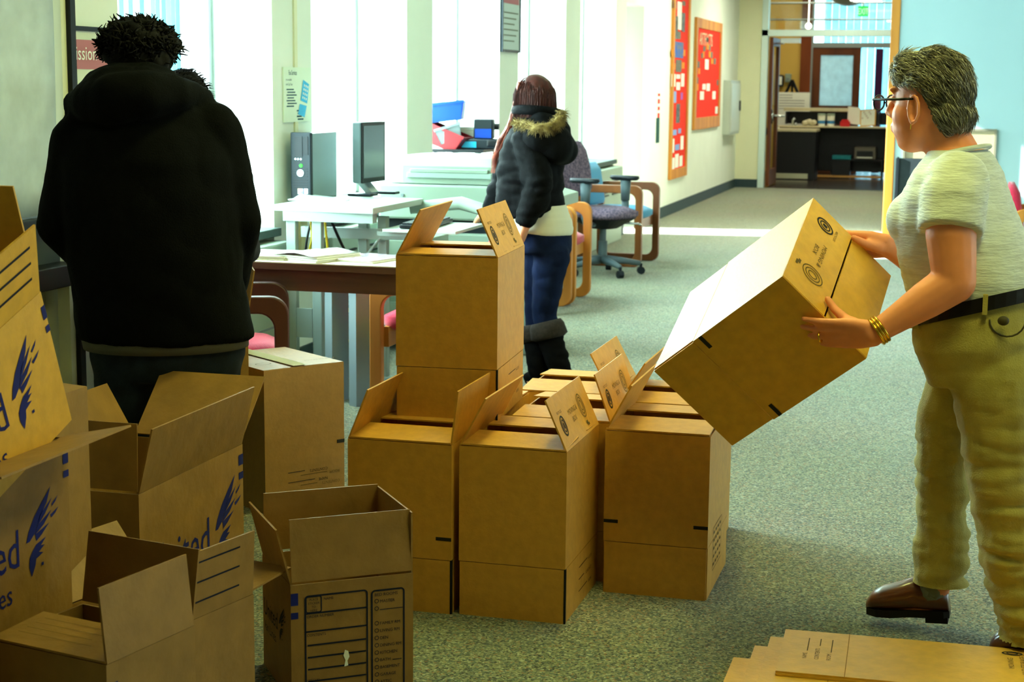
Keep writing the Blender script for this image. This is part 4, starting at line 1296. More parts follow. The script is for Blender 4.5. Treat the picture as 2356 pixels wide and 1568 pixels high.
# ================================================================== FURNITURE
def armchair(label, loc, rz, wood, cloth, w_=0.58, d_=0.54, ah=0.66, sh=0.43, bh=0.82):
    """sled-base armchair: two bent side frames, cushioned seat and back; faces -y"""
    t = thing('armchair', label, 'chair', loc, rz, 'armchairs along the windows')
    for s in (-1, 1):
        x0 = s * (w_ / 2) - (0.045 if s > 0 else 0)
        out = rrect(d_, ah, 0.07, 6)
        inn = rrect(d_ - 0.11, ah - 0.12, 0.06, 6, 0.055, 0.055)
        n_ = len(out)
        vs, fs = [], []
        for xx in (x0, x0 + 0.045):
            vs += [(xx, p[0] - d_ / 2, p[1]) for p in out] + [(xx, p[0] - d_ / 2, p[1]) for p in inn]
        for i in range(n_):
            j = (i + 1) % n_
            fs += [(i, j, n_ + j, n_ + i), (2 * n_ + i, 3 * n_ + i, 3 * n_ + j, 2 * n_ + j), (i, 2 * n_ + i, 2 * n_ + j, j), (n_ + i, n_ + j, 3 * n_ + j, 3 * n_ + i)]
        MB().add(vs, fs).build('side_frame', wood, t, bevel=0.006)
    iw = w_ - 0.09
    MB().span((-iw / 2, -d_ / 2 + 0.05, sh - 0.12), (iw / 2, -d_ / 2 + 0.075, sh - 0.03)).build('cross_rail', wood, t)
    MB().span((-iw / 2, d_ / 2 - 0.1, sh - 0.12), (iw / 2, d_ / 2 - 0.07, sh - 0.03)).build('cross_rail', wood, t)
    MB().loft([((0, 0, sh - 0.05), (iw / 2 - 0.02, 0, 0), (0, d_ / 2 - 0.05, 0)), ((0, 0, sh - 0.03), (iw / 2, 0, 0), (0, d_ / 2 - 0.02, 0)), ((0, 0, sh + 0.01), (iw / 2, 0, 0), (0, d_ / 2 - 0.02, 0)), ((0, 0, sh + 0.04), (iw / 2 - 0.05, 0, 0), (0, d_ / 2 - 0.08, 0))], 28, p=4.5).build('seat', cloth, t, smooth=True)
    yb = d_ / 2 - 0.05
    MB().loft([((0, yb, sh + 0.05), (iw / 2 - 0.03, 0, 0), (0, 0.03, 0)), ((0, yb + 0.01, sh + 0.08), (iw / 2, 0, 0), (0, 0.045, 0)), ((0, yb + 0.05, bh - 0.06), (iw / 2, 0, 0), (0, 0.045, 0)), ((0, yb + 0.06, bh), (iw / 2 - 0.06, 0, 0), (0, 0.02, 0))], 28, p=4.5).build('backrest', cloth, t, smooth=True)
    return t
armchair('blue armchair with brown wooden arms against the window wall', (-2.76, 13.42, 0), PI / 2 - 0.08, OAKD, BLUF)
armchair('blue-seated oak armchair just behind the woman in the parka', (-2.77, 10.40, 0), PI / 2, OAK, BLUF, w_=0.5)
armchair('red-seated oak armchair standing just past the blue-seated one', (-2.76, 10.93, 0), PI / 2, OAK, REDF, w_=0.5)
armchair('red armchair with an oak frame tucked behind the walnut table', (-2.235, 7.02, 0), -PI / 2, OAK, REDF, ah=0.61, w_=0.5)
armchair('red armchair with a dark mahogany frame behind the taped box', (-2.79, 5.86, 0), PI / 2 + 0.40, MAHOG, REDF, w_=0.5, ah=0.665)
armchair('red-backed oak armchair by the pale wall behind the grey-haired woman', (0.58, 11.9, 0), PI / 2, OAK, REDF)

# office chair
t = thing('office_chair', 'grey tweed office chair with adjustable arms in front of the blue armchair', 'chair', (-2.711, 12.56, 0), PI / 2 - 0.35)
GRY = mat('chair_grey', (84, 100, 106), 0.5)
st = MB()
for k in range(5):
    a = 2 * PI * k / 5 + 0.4
    c_, s_ = math.cos(a), math.sin(a)
    MB().tube([(0.03 * c_, 0.03 * s_, 0.115), (0.16 * c_, 0.16 * s_, 0.105), (0.30 * c_, 0.30 * s_, 0.085)], [0.035, 0.026, 0.02], 8).build('base_arm', GRY, t, smooth=True)
    cx, cy = 0.305 * c_, 0.305 * s_
    cs = MB().tube([(cx - 0.02 * s_, cy + 0.02 * c_, 0.03), (cx + 0.02 * s_, cy - 0.02 * c_, 0.03)], 0.03, 14)
    cs.tube([(cx, cy, 0.05), (cx, cy, 0.085)], 0.012, 8)
    cs.build('caster', PLASD, t, smooth=False)
MB().tube([(0, 0, 0.09), (0, 0, 0.26), (0, 0, 0.261), (0, 0, 0.40)], [0.036, 0.036, 0.026, 0.026], 14).build('gas_column', GRY, t)
MB().loft([((0, 0, 0.36), (0.1, 0, 0), (0, 0.1, 0)), ((0, 0, 0.42), (0.2, 0, 0), (0, 0.2, 0)), ((0, 0, 0.44), (0.235, 0, 0), (0, 0.235, 0))], 24, p=3).build('seat_pan', BLACKP, t, smooth=False)
MB().loft([((0, 0, 0.44), (0.22, 0, 0), (0, 0.22, 0)), ((0, 0, 0.46), (0.25, 0, 0), (0, 0.245, 0)), ((0, 0, 0.49), (0.25, 0, 0), (0, 0.245, 0)), ((0, 0.02, 0.525), (0.18, 0, 0), (0, 0.18, 0))], 28, p=3).build('seat', TWEED, t, smooth=True)
MB().loft([((0, 0.23, 0.60), (0.14, 0, 0), (0, 0.03, 0)), ((0, 0.25, 0.66), (0.20, 0, 0), (0, 0.045, 0)), ((0, 0.28, 0.82), (0.215, 0, 0), (0, 0.045, 0)), ((0, 0.30, 0.95), (0.19, 0, 0), (0, 0.04, 0)), ((0, 0.31, 1.02), (0.12, 0, 0), (0, 0.025, 0))], 28, p=2.8).build('backrest', TWEED, t, smooth=True)
MB().loft([((0, 0.29, 0.62), (0.12, 0, 0), (0, 0.02, 0)), ((0, 0.315, 0.7), (0.19, 0, 0), (0, 0.02, 0)), ((0, 0.345, 0.84), (0.205, 0, 0), (0, 0.02, 0)), ((0, 0.355, 0.98), (0.14, 0, 0), (0, 0.02, 0))], 24, p=2.8).build('back_shell', GRY, t, smooth=True)
MB().tube([(0, 0.1, 0.40), (0, 0.30, 0.42), (0, 0.33, 0.62), (0, 0.33, 0.72)], 0.025, 10).build('back_bar', BLACKP, t, smooth=True)
for s in (-1, 1):
    ap = MB().tube([(s * 0.18, -0.02, 0.40), (s * 0.27, -0.02, 0.40), (s * 0.29, -0.02, 0.45), (s * 0.29, -0.02, 0.58)], 0.024, 10, sq=1.3)
    ap.tube([(s * 0.29, -0.02, 0.56), (s * 0.29, -0.02, 0.72)], [0.034, 0.042], 10)
    ao = ap.build('arm_post', GRY, t, smooth=True)
    MB().loft([((s * 0.29, -0.01, 0.72), (0.04, 0, 0), (0, 0.11, 0)), ((s * 0.29, -0.01, 0.735), (0.05, 0, 0), (0, 0.13, 0)), ((s * 0.29, -0.01, 0.755), (0.045, 0, 0), (0, 0.125, 0))], 20, p=2.6).build('arm_pad', PLASD, ao, smooth=True)
MB().tube([(0.12, -0.1, 0.40), (0.26, -0.16, 0.385), (0.29, -0.17, 0.375)], 0.01, 8).build('lever', mat('chrome', (200, 205, 205)), t, smooth=True)

# walnut table with magazines
t = thing('walnut_table', 'long table with a walnut apron and pale top', 'table', (0, 0, 0))
TX0, TX1, TY0, TY1 = -3.10, -1.98, 6.18, 6.62
MB().span((TX0, TY0, 0.712), (TX1, TY1, 0.738)).build('table_core', WALNUT, t)
MB().span((TX0, TY0 + 0.002, 0.738), (TX1, TY1, 0.742)).build('table_top', BEIGEL, t)
MB().span((TX0 + 0.03, TY0 + 0.02, 0.625), (TX1 - 0.03, TY0 + 0.04, 0.712)).build('apron', WALNUT, t)
MB().span((TX0 + 0.03, TY1 - 0.04, 0.64), (TX1 - 0.03, TY1 - 0.02, 0.712)).build('apron', WALNUT, t)
for xx, yy in ((TX0 + 0.04, TY0 + 0.04), (TX1 - 0.09, TY0 + 0.04), (TX0 + 0.04, TY1 - 0.09), (TX1 - 0.09, TY1 - 0.09)):
    MB().span((xx, yy, 0), (xx + 0.05, yy + 0.05, 0.712)).build('leg', WALNUT, t)
def magazine(label, p, rz, sx, sy, n_pages, m1, z=0.742, curl=0.0):
    t = thing('magazine', label, 'magazine', (p[0], p[1], z), rz, 'magazines on the walnut table')
    for k in range(n_pages):
        MB().box((0.004 * (k % 2), 0.003 * (k % 3), 0.004 + 0.0075 * k), (sx, sy, 0.006)).build('issue', PAPER, t)
    zt = 0.0075 * n_pages
    vs, fs = [], []
    for i in range(9):
        for j in (0, 1):
            x_ = -sx / 2 + sx * i / 8
            vs.append((x_, -sy / 2 + sy * j, zt + 0.002 + curl * max(0, math.sin(PI * i / 8)) ** 2))
    fs = [(2 * i, 2 * i + 2, 2 * i + 3, 2 * i + 1) for i in range(8)]
    c_ = MB().add(vs, fs).build('cover', m1, t, smooth=True)
    c_.modifiers.new('solid', 'SOLIDIFY').thickness = 0.002
    return t
GL1 = mat('glossy_cover_white', (226, 228, 220), 0.12, rgb2=(196, 190, 176), vscale=14, spec=0.8)
GL2 = mat('glossy_cover_pink', (196, 170, 190), 0.12, rgb2=(220, 210, 220), vscale=18, spec=0.8)
GL3 = mat('glossy_cover_green', (190, 206, 190), 0.2, rgb2=(226, 200, 206), vscale=16, spec=0.7)
magazine('low pile of magazines at the left end of the walnut table', (-2.794, 6.359, 0.75), 0.1, 0.21, 0.27, 2, GL3)
magazine('pile of glossy white magazines in the middle of the walnut table', (-2.582, 6.355, 0.76), -0.35, 0.24, 0.27, 3, GL1, curl=0.012)
magazine('single glossy pinkish magazine by the stacked box on the walnut table', (-2.365, 6.409, 0.75), -0.25, 0.21, 0.27, 1, GL2)

# white adjustable computer desk
DZ = 0.89
t = thing('computer_desk', 'white height-adjustable computer desk on paired grey posts', 'desk', (0, 0, 0))
MB().prism([(-3.16, 7.25), (-2.65, 7.22), (-2.635, 7.92), (-3.16, 7.94)], (0, 0, DZ - 0.03), (1, 0, 0), (0, 1, 0), (0, 0, 0.03)).build('desk_top', WHITEL, t, bevel=0.004)
GP = mat('desk_grey', (140, 154, 146), 0.45, 0.1)
for xx, yy in ((-3.075, 7.27), (-2.945, 7.27), (-2.80, 7.50), (-2.70, 7.50)):
    MB().span((xx - 0.024, yy - 0.02, 0.02), (xx + 0.024, yy + 0.02, DZ - 0.06)).build('post', GP, t, bevel=0.004)
MB().span((-3.11, 7.24, DZ - 0.075), (-2.66, 7.30, DZ - 0.03)).build('crossbar', GP, t)
MB().span((-3.11, 7.46, DZ - 0.17), (-2.45, 7.50, DZ - 0.12)).build('crossbar', GP, t)
MB().span((-3.12, 7.22, 0), (-2.90, 7.32, 0.03)).build('foot_rail', GP, t)
MB().span((-2.85, 7.44, 0.0), (-2.05, 7.52, 0.05)).build('foot_rail', GP, t)
MB().span((-3.05, 7.25, 0.26), (-2.97, 7.262, 0.40)).build('bracket_plate', GP, t)
MB().span((-2.80, 7.475, 0.32), (-2.70, 7.485, 0.44)).build('bracket_plate', GP, t)
MB().tube([(-2.95, 7.3, 0.38), (-2.68, 7.48, 0.76)], 0.006, 6).build('crank_rod', ALU, t)
MB().span((-2.62, 7.26, 0.775), (-2.26, 7.74, 0.79)).build('keyboard_tray', WHITEL, t, bevel=0.003)
MB().span((-2.66, 7.30, 0.755), (-2.40, 7.36, 0.775)).build('tray_slide', GP, t)
MB().tube([(-2.7, 7.9, 0.84), (-2.45, 7.95, 0.87), (-2.2, 7.85, 0.82), (-2.16, 7.8, 0.70)], [0.03, 0.035, 0.03, 0.02], 10).build('support_arm', PLASW, t, smooth=True)
# keyboard
t = thing('keyboard', 'black keyboard on the tray of the white desk', 'keyboard', (-2.48, 7.50, 0.79), PI / 2 + 0.06)
MB().box((0, 0, 0.012), (0.44, 0.15, 0.018)).build('case', BLACKP, t, bevel=0.005)
key = None
for r in range(5):
    for c_ in range(15):
        if key is None:
            key = MB().box((0, 0, 0.004), (0.0235, 0.0235, 0.008)).build('key', PLASD, t)
            k_ = key
        else:
            k_ = key.copy()
            col.objects.link(k_)
            k_.parent = t
        k_.location = (-0.195 + 0.0278 * c_, -0.052 + 0.026 * r, 0.021)
# computer tower
t = thing('computer_tower', 'dark computer tower with a green power light on the white desk', 'computer', (-3.207, 7.576, 0.89), 0.0)
MB().span((0, 0.03, 0), (0.10, 0.36, 0.325)).build('case', mat('tower_grey', (128, 146, 146), 0.4, 0.4), t, bevel=0.005)
MB().span((-0.004, 0, 0), (0.104, 0.03, 0.33)).build('front_bezel', PLASD, t, bevel=0.006)
MB().span((0.02, -0.003, 0.21), (0.06, 0.0, 0.31)).build('drive_bay', BLACKP, t)
MB().span((0.066, -0.003, 0.22), (0.09, 0.0, 0.31)).build('drive_bay', BLACKP, t)
MB().tube([(0.05, 0.0, 0.132), (0.05, -0.006, 0.132)], 0.018, 18).build('maker_badge', ALU, t)
MB().tube([(0.052, 0.0, 0.168), (0.052, -0.004, 0.168)], 0.008, 12).build('power_light', mat('green_light', (40, 230, 30), 0.4, emit=(30, 255, 20), estr=1.5), t)
for k in range(3):
    MB().tube([(0.024 + 0.014 * k, 0, 0.200), (0.024 + 0.014 * k, -0.004, 0.200)], 0.005, 8).build('audio_port', ALU, t)
for k in range(8):
    MB().span((0.012, -0.002, 0.060 + 0.012 * k if k < 4 else 0.066 + 0.012 * k), (0.088, 0.0, 0.064 + 0.012 * k if k < 4 else 0.070 + 0.012 * k)).build('vent_slot', BLACKP, t)
MB().span((0.034, -0.003, 0.028), (0.064, 0.0, 0.056)).build('sticker', mat('blue_sticker', (40, 120, 200), 0.5, rgb2=(230, 170, 60), vscale=20), t)
MB().span((0.068, -0.003, 0.030), (0.088, 0.0, 0.056)).build('sticker', ALU, t)
# monitor, screen towards the room
t = thing('monitor', 'flat monitor on the white desk, screen turned to the room', 'monitor', (-2.975, 7.913, 0.89), -0.06)
mz0, mz1 = 0.068, 0.375
MB().span((-0.03, -0.03, mz0), (0.02, 0.27, mz1)).build('screen_case', mat('monitor_shell', (96, 112, 114), 0.45), t, bevel=0.008)
MB().span((0.02, -0.03, mz0), (0.026, 0.27, mz1)).build('bezel', BLACKP, t, bevel=0.003)
MB().span((0.0262, -0.01, mz0 + 0.025), (0.0275, 0.25, mz1 - 0.018)).build('screen', mat('dark_screen', (92, 102, 112), 0.16, spec=0.7), t)
MB().prism([(-0.09, 0.30), (-0.06, 0.30), (-0.06, 0.10), (0.02, 0.015), (-0.02, 0.01), (-0.09, 0.085)], (0, 0.11, 0), (1, 0, 0), (0, 0, 1), (0, 0.09, 0)).build('stand', ALU, t, bevel=0.004)
MB().span((-0.07, 0.0, 0), (0.06, 0.10, 0.014)).build('stand_foot', DARKM, t, bevel=0.005)
MB().span((-0.05, 0.22, 0), (0.10, 0.29, 0.014)).build('stand_foot', DARKM, t, bevel=0.005)
for k in range(9):
    MB().span((-0.034, 0.05, 0.12 + 0.02 * k), (-0.03, 0.24, 0.128 + 0.02 * k)).build('vent_slot', BLACKP, t)
# document holder lying on the desk
t = thing('document_holder', 'translucent plastic document holder lying beside the tower', 'holder', (-3.047, 7.546, 0.89), 0.12)
MB().prism([(0, 0), (0.26, 0), (0.26, 0.004), (0.03, 0.03), (0.0, 0.012)], (-0.13, 0, 0), (1, 0, 0), (0, 0, 1), (0, 0.10, 0)).build('plate', mat('frosted_plastic', (186, 206, 200), 0.25), t, bevel=0.002)
MB().prism([(-0.03, 0.006), (0.02, 0.012), (0.03, 0.001), (-0.025, 0.0)], (-0.13, -0.005, 0), (1, 0, 0), (0, 0, 1), (0, 0.11, 0)).build('lip', MATS['frosted_plastic'], t)
# power cables hanging under the desk
def cable(label, pts, r, m):
    cu_pts = []
    pts = [Vector(p) for p in pts]
    for i in range(len(pts) - 1):
        p0, p1, p2, p3 = pts[max(i - 1, 0)], pts[i], pts[i + 1], pts[min(i + 2, len(pts) - 1)]
        for k in range(6):
            s = k / 6
            cu_pts.append(0.5 * ((2 * p1) + (p2 - p0) * s + (2 * p0 - 5 * p1 + 4 * p2 - p3) * s * s + (-p0 + 3 * p1 - 3 * p2 + p3) * s ** 3))
    cu_pts.append(pts[-1])
    return tag(MB().tube(cu_pts, r, 6).build('cable', m, smooth=True), label, 'cable')
YEL = mat('yellow_cable', (206, 180, 40), 0.5)
cable('yellow and loose cable hanging between the front desk posts', [(-3.02, 7.35, 0.86), (-3.0, 7.33, 0.74), (-3.02, 7.34, 0.66), (-3.03, 7.34, 0.6), (-3.0, 7.35, 0.68)], 0.006, YEL)
cable('black cable hanging between the front desk posts', [(-3.0, 7.36, 0.86), (-3.03, 7.34, 0.72), (-3.04, 7.33, 0.56), (-3.0, 7.35, 0.66), (-2.98, 7.35, 0.6)], 0.006, BLACKP)
cable('black cable slanting down behind the magazines', [(-2.93, 7.35, 0.86), (-2.86, 7.36, 0.70), (-2.76, 7.37, 0.52), (-2.74, 7.40, 0.40), (-2.72, 7.42, 0.2), (-2.8, 7.45, 0.07)], 0.007, BLACKP)
cable('yellow cable drooping to the floor behind the walnut table', [(-2.94, 7.34, 0.84), (-2.92, 7.36, 0.6), (-2.86, 7.38, 0.42), (-2.80, 7.42, 0.30), (-2.86, 7.42, 0.22), (-2.94, 7.42, 0.20)], 0.006, YEL)
cable('looped black cable behind the desk posts', [(-3.0, 7.4, 0.50), (-2.92, 7.41, 0.40), (-2.82, 7.42, 0.36), (-2.88, 7.42, 0.43), (-2.78, 7.42, 0.45), (-2.72, 7.43, 0.40), (-2.71, 7.44, 0.1)], 0.007, BLACKP)
# sloping grey box on the floor side of the desk, and the wall computer port unit
t = thing('cpu_unit', 'pale computer unit with rear ports below the white desk', 'computer', (-2.66, 7.80, 0.0))
MB().span((0, 0, 0.30), (0.10, 0.30, 0.70)).build('case', PLASW, t, bevel=0.004)
MB().span((-0.02, 0.0, 0), (0.12, 0.30, 0.30)).build('stand', PLASG, t, bevel=0.004)
for k in range(4):
    MB().span((0.02, -0.004, 0.42 + 0.05 * k), (0.05, 0.0, 0.45 + 0.05 * k)).build('port', BLACKP, t)
MB().span((0.01, -0.003, 0.36), (0.085, 0.0, 0.66)).build('rear_plate', mat('port_blue', (140, 176, 180), 0.5), t)
t = thing('sloping_tray', 'grey sloping plastic tray behind the magazines', 'tray', (-2.74, 6.98, 0.0), -0.5)
MB().prism([(0, 0.62), (0.30, 0.70), (0.36, 0.58), (0.33, 0.56), (0.0, 0.56)], (-0.2, 0, 0), (1, 0, 0), (0, 0, 1), (0, 0.16, 0)).build('tray_body', PLASG, t)
MB().span((-0.12, 0.03, 0), (-0.07, 0.13, 0.56)).span((0.05, 0.03, 0), (0.10, 0.13, 0.56)).build('tray_stand', PLASG, t)

# copier
t = thing('photocopier', 'large off-white photocopier behind the white computer desk', 'copier', (-3.08, 8.55, 0))
LID = PLASW
MB().span((0, 0, 0.06), (0.70, 0.68, 0.66)).build('base_cabinet', PLASW, t, bevel=0.012)
for k in range(3):
    MB().span((0.02, -0.006, 0.12 + 0.17 * k), (0.68, 0.0, 0.27 + 0.17 * k)).build('paper_drawer', PLASW, t, bevel=0.004)
MB().span((0.02, 0.02, 0.66), (0.70, 0.66, 0.73)).build('output_gap', PLASD, t)
MB().span((-0.02, -0.02, 0.73), (0.74, 0.68, 0.92)).build('scanner_body', PLASW, t, bevel=0.012)
MB().loft([((0.36, 0.32, 0.925), (0.35, 0, 0), (0, 0.32, 0)), ((0.36, 0.32, 1.02), (0.35, 0, 0), (0, 0.32, 0)), ((0.36, 0.33, 1.065), (0.32, 0, 0), (0, 0.29, 0))], 32, p=9).build('document_feeder', PLASW, t)
MB().span((0.14, -0.012, 0.955), (0.62, 0.012, 0.985)).build('feeder_slot', mat('pale_groove', (150, 172, 160), 0.5), t, bevel=0.004)
MB().span((0.16, -0.014, 0.985), (0.60, 0.01, 1.005)).build('feeder_lip', PLASW, t, bevel=0.003)
for xx, zz in ((0.12, 0.86), (0.52, 0.83)):
    MB().tube([(xx, -0.02, zz), (xx, -0.026, zz)], 0.009, 10).build('screw_cap', PLASG, t)
MB().prism([(0.72, 0.83), (0.95, 0.80), (0.95, 0.86), (0.72, 0.92)], (0, 0.02, 0), (1, 0, 0), (0, 0, 1), (0, 0.62, 0)).build('control_panel', PLASW, t, bevel=0.004)
pr = Print((0.74, 0.06, 0.914), (1, 0, -0.26), (0, 1, 0), 0.002)
pr.rect(0.02, 0.05, 0.12, 0.25).rect(0.02, 0.30, 0.06, 0.36).rect(0.08, 0.30, 0.12, 0.36)
pr.build(mat('panel_green', (190, 200, 120), 0.5), t, 'panel_display')
MB().span((0.66, -0.03, 0.79), (0.82, 0.06, 0.83)).build('handle_shelf', PLASW, t, bevel=0.006)
MB().span((0.70, 0.05, 0.0), (0.84, 0.5, 0.70)).build('side_unit', mat('copier_grey', (150, 166, 156), 0.5), t, bevel=0.01)

# shelf unit with bins at the window
SZ = 1.03
t = thing('shelf_unit', 'black open shelf unit heaped with bins and binders at the window', 'shelf', (-3.54, 10.50, 0))
for xx in (0.0, 0.42):
    for yy in (0.0, 0.36):
        MB().span((xx, yy, SILL_Z), (xx + 0.02, yy + 0.02, SZ)).build('upright', BLACKP, t)
for zz in (SILL_Z + 0.02, SZ):
    MB().span((-0.01, -0.01, zz - 0.02), (0.46, 0.40, zz)).build('shelf_board', BLACKP, t)
BINB = mat('blue_plastic', (10, 60, 160), 0.4)
BINR = mat('red_plastic', (120, 8, 18), 0.4)
def bin_(name, label, loc, rz, tilt, m, sx=0.26, sy=0.2, sz=0.16, cat='bin'):
    t = thing(name, label, cat, loc, rz)
    t.rotation_euler = (tilt[0], tilt[1], rz)
    b_ = MB()
    b_.prism([(0, 0), (sx, 0), (sx * 1.15, sz), (-sx * 0.12, sz)], (0, 0, 0), (1, 0, 0), (0, 0, 1), (0, 0.006, 0))
    b_.prism([(0, 0), (sx, 0), (sx * 1.15, sz), (-sx * 0.12, sz)], (0, sy, 0), (1, 0, 0), (0, 0, 1), (0, 0.006, 0))
    b_.prism([(0, 0), (0, sy), (-sz * 0.0, sy), (0, 0.0)][:3], (0, 0, 0), (1, 0, 0), (0, 1, 0), (0, 0, 0.006))
    b_.span((0, 0.006, 0), (sx, sy, 0.006))
    b_.prism([(0, 0), (sy, 0), (sy, 1), (0, 1)], (0, 0, 0), (0, 1, 0), (-sx * 0.12, 0, sz), (0.006, 0, 0))
    b_.prism([(0, 0), (sy, 0), (sy, 1), (0, 1)], (sx, 0, 0), (0, 1, 0), (sx * 0.15, 0, sz), (-0.006, 0, 0))
    b_.build('bin_body', m, t)
    MB().span((-sx * 0.14, -0.008, sz - 0.01), (sx * 1.17, 0.0, sz + 0.008)).build('rim', m, t)
    return t
bin_('plastic_bin', 'blue plastic bin on top of the heap at the window', (-3.46, 10.56, SZ + 0.17), 0.2, (0, -0.12), BINB, 0.2, 0.18, 0.12)
bin_('plastic_bin', 'red plastic bin tipped over under the blue bin', (-3.50, 10.54, SZ + 0.05), -0.1, (0, 0.35), BINR, 0.22, 0.18, 0.12)
bin_('plastic_bin', 'grey wire-like bin leaning at the front of the heap', (-3.38, 10.52, SZ + 0.03), 0.3, (0, -0.3), PLASG, 0.14, 0.16, 0.10)
t = thing('desk_speaker', 'black and blue cube speaker on the heap at the window', 'speaker', (-3.14, 10.72, SZ + 0.068), 0.15)
MB().box((0, 0, 0.065), (0.13, 0.12, 0.13)).build('cabinet', PLASD, t, bevel=0.01)
MB().box((0, -0.061, 0.035), (0.11, 0.005, 0.06)).build('grille', BINB, t)
MB().tube([(0.07, 0, 0.08), (0.10, 0, 0.08)], 0.022, 12).build('knob', BLACKP, t)
t = thing('telephone', 'dark desk phone base under the cube speaker', 'phone', (-3.18, 10.70, SZ), 0.1)
MB().box((0.04, 0, 0.034), (0.28, 0.2, 0.066)).build('base', DARKM, t, bevel=0.01)
MB().box((0.12, -0.09, 0.04), (0.08, 0.03, 0.05)).build('handset', BLACKP, t, bevel=0.01)
MB().box((-0.04, -0.102, 0.03), (0.1, 0.006, 0.04)).build('display', mat('cyan_tray', (30, 160, 200), 0.4), t)
for k, (m1, lab) in enumerate(((PAPER, 'white book standing at the left of the lower shelf'), (mat('maroon_cover', (130, 30, 46), 0.6), 'maroon book standing on the lower shelf'), (mat('pale_blue_cover', (150, 190, 200), 0.6), 'pale blue book standing on the lower shelf'), (BINR, 'thin red book beside the red binder'))):
    t = thing('book', lab, 'book', (-3.48 + 0.038 * k, 10.52, 0.782), 0, 'books on the window shelf')
    MB().box((0, 0.09, 0.095), (0.033, 0.17, 0.19)).build('cover', m1, t, bevel=0.003)
    MB().box((0.0, 0.092, 0.097), (0.026, 0.172, 0.186)).build('pages', PAPER, t)
t = thing('ring_binder', 'wide red binder at the right of the lower shelf', 'binder', (-3.22, 10.52, 0.782), 0)
MB().box((0, 0.1, 0.105), (0.15, 0.2, 0.21)).build('cover', BINR, t, bevel=0.01)
MB().box((0, -0.001, 0.15), (0.05, 0.004, 0.1)).build('spine_label', PAPER, t)
t = thing('pamphlet_pile', 'white pile of pamphlets on the heap at the window', 'papers', (-3.30, 10.80, SZ), 0.1)
for k in range(6):
    MB().box((0.006 * (k % 3), 0, 0.012 + 0.024 * k), (0.2, 0.15, 0.022)).build('pamphlet', PAPER, t)
t = thing('side_cart', 'pale metal cart beside the black shelf unit', 'cart', (-3.215, 10.44, 0))
for zz in (0.25, 0.62, 0.98):
    MB().span((0, 0, zz - 0.025), (0.12, 0.34, zz)).build('cart_shelf', PLASW, t, bevel=0.004)
for xx in (0.0, 0.095):
    for yy in (0.0, 0.315):
        MB().span((xx, yy, 0), (xx + 0.025, yy + 0.025, 1.0)).build('upright', PLASW, t)
MB().span((0.02, 0.02, 0.62), (0.10, 0.2, 0.72)).build('small_radio', DARKM, t, bevel=0.01)

# ================================================================== PEOPLE
SKIN = mat('fair_skin', (228, 142, 96), 0.5, var=0.06, vscale=14, spec=0.4)
SKIND = mat('dark_skin', (84, 52, 38), 0.5, var=0.06, vscale=14, spec=0.4)
SKINM = mat('tan_skin', (206, 140, 104), 0.5, var=0.05, vscale=14)
def V(p, *q):
    r = Vector(p)
    for a in q:
        r = r + Vector(a)
    return r
Zv = Vector((0, 0, 1))

def strands(name, roots, parent, m, seg=3, n=3):
    """roots: list of (points along the strand, base radius)"""
    mb = MB()
    for pts, r in roots:
        k = len(pts)
        mb.tube(pts, [r * (1 - 0.85 * i / (k - 1)) for i in range(k)], n)
    return mb.build(name, m, parent, smooth=True, fix=False)

def hand(mb, wrist, d, pn, ts, curls, thumb_pts=None, s=1.0):
    """palm and five bent fingers. d wrist->knuckles, pn palm faces, ts thumb side"""
    d = Vector(d).normalized()
    pn = Vector(pn)
    pn = (pn - d * pn.dot(d)).normalized()
    ts = Vector(ts)
    ts = (ts - d * ts.dot(d) - pn * ts.dot(pn)).normalized()
    w = Vector(wrist)
    lens = [(0.042, 0.026, 0.021), (0.046, 0.029, 0.022), (0.042, 0.027, 0.021), (0.033, 0.021, 0.018)]
    offs = [0.030, 0.010, -0.010, -0.028]
    base = [0.088, 0.092, 0.086, 0.077]
    for i in range(4):
        kn = w + (d * base[i] + ts * offs[i]) * s
        mid = w + (d * base[i] * 0.5 + ts * offs[i] * 0.85) * s
        mb.chain([(w + ts * offs[i] * 0.5 * s, 0.020 * s), (mid, 0.017 * s), (kn, 0.0125 * s)], 10)
        p, a = kn, 0.0
        pr = [(kn, 0.0115 * s)]
        for j in range(3):
            a += curls[i][j]
            dr = d * math.cos(a) + pn * math.sin(a) + ts * (0.10 - 0.07 * i)
            p = p + dr.normalized() * lens[i][j] * s
            pr.append((p, (0.0098, 0.0088, 0.0075)[j] * s))
        mb.chain(pr, 10)
    if thumb_pts is None:
        b = w + (d * 0.02 + ts * 0.026 + pn * 0.006) * s
        t1 = b + (d * 0.6 + ts * 0.65 + pn * 0.25).normalized() * 0.042 * s
        t2 = t1 + (d * 0.85 + ts * 0.25 + pn * 0.35).normalized() * 0.032 * s
        t3 = t2 + (d * 0.9 + pn * 0.4).normalized() * 0.025 * s
        thumb_pts = [b, t1, t2, t3]
    mb.chain(list(zip([Vector(q) for q in thumb_pts], [0.018 * s, 0.014 * s, 0.0115 * s, 0.0095 * s])), 10)

def fold(p, f1, f2, amp, seed=0.0):
    q = Vector((p.x * f1, p.y * f1, p.z * f2 + seed))
    v = noise.noise(q)
    return amp * (abs(v) * 2.0 - 0.5)

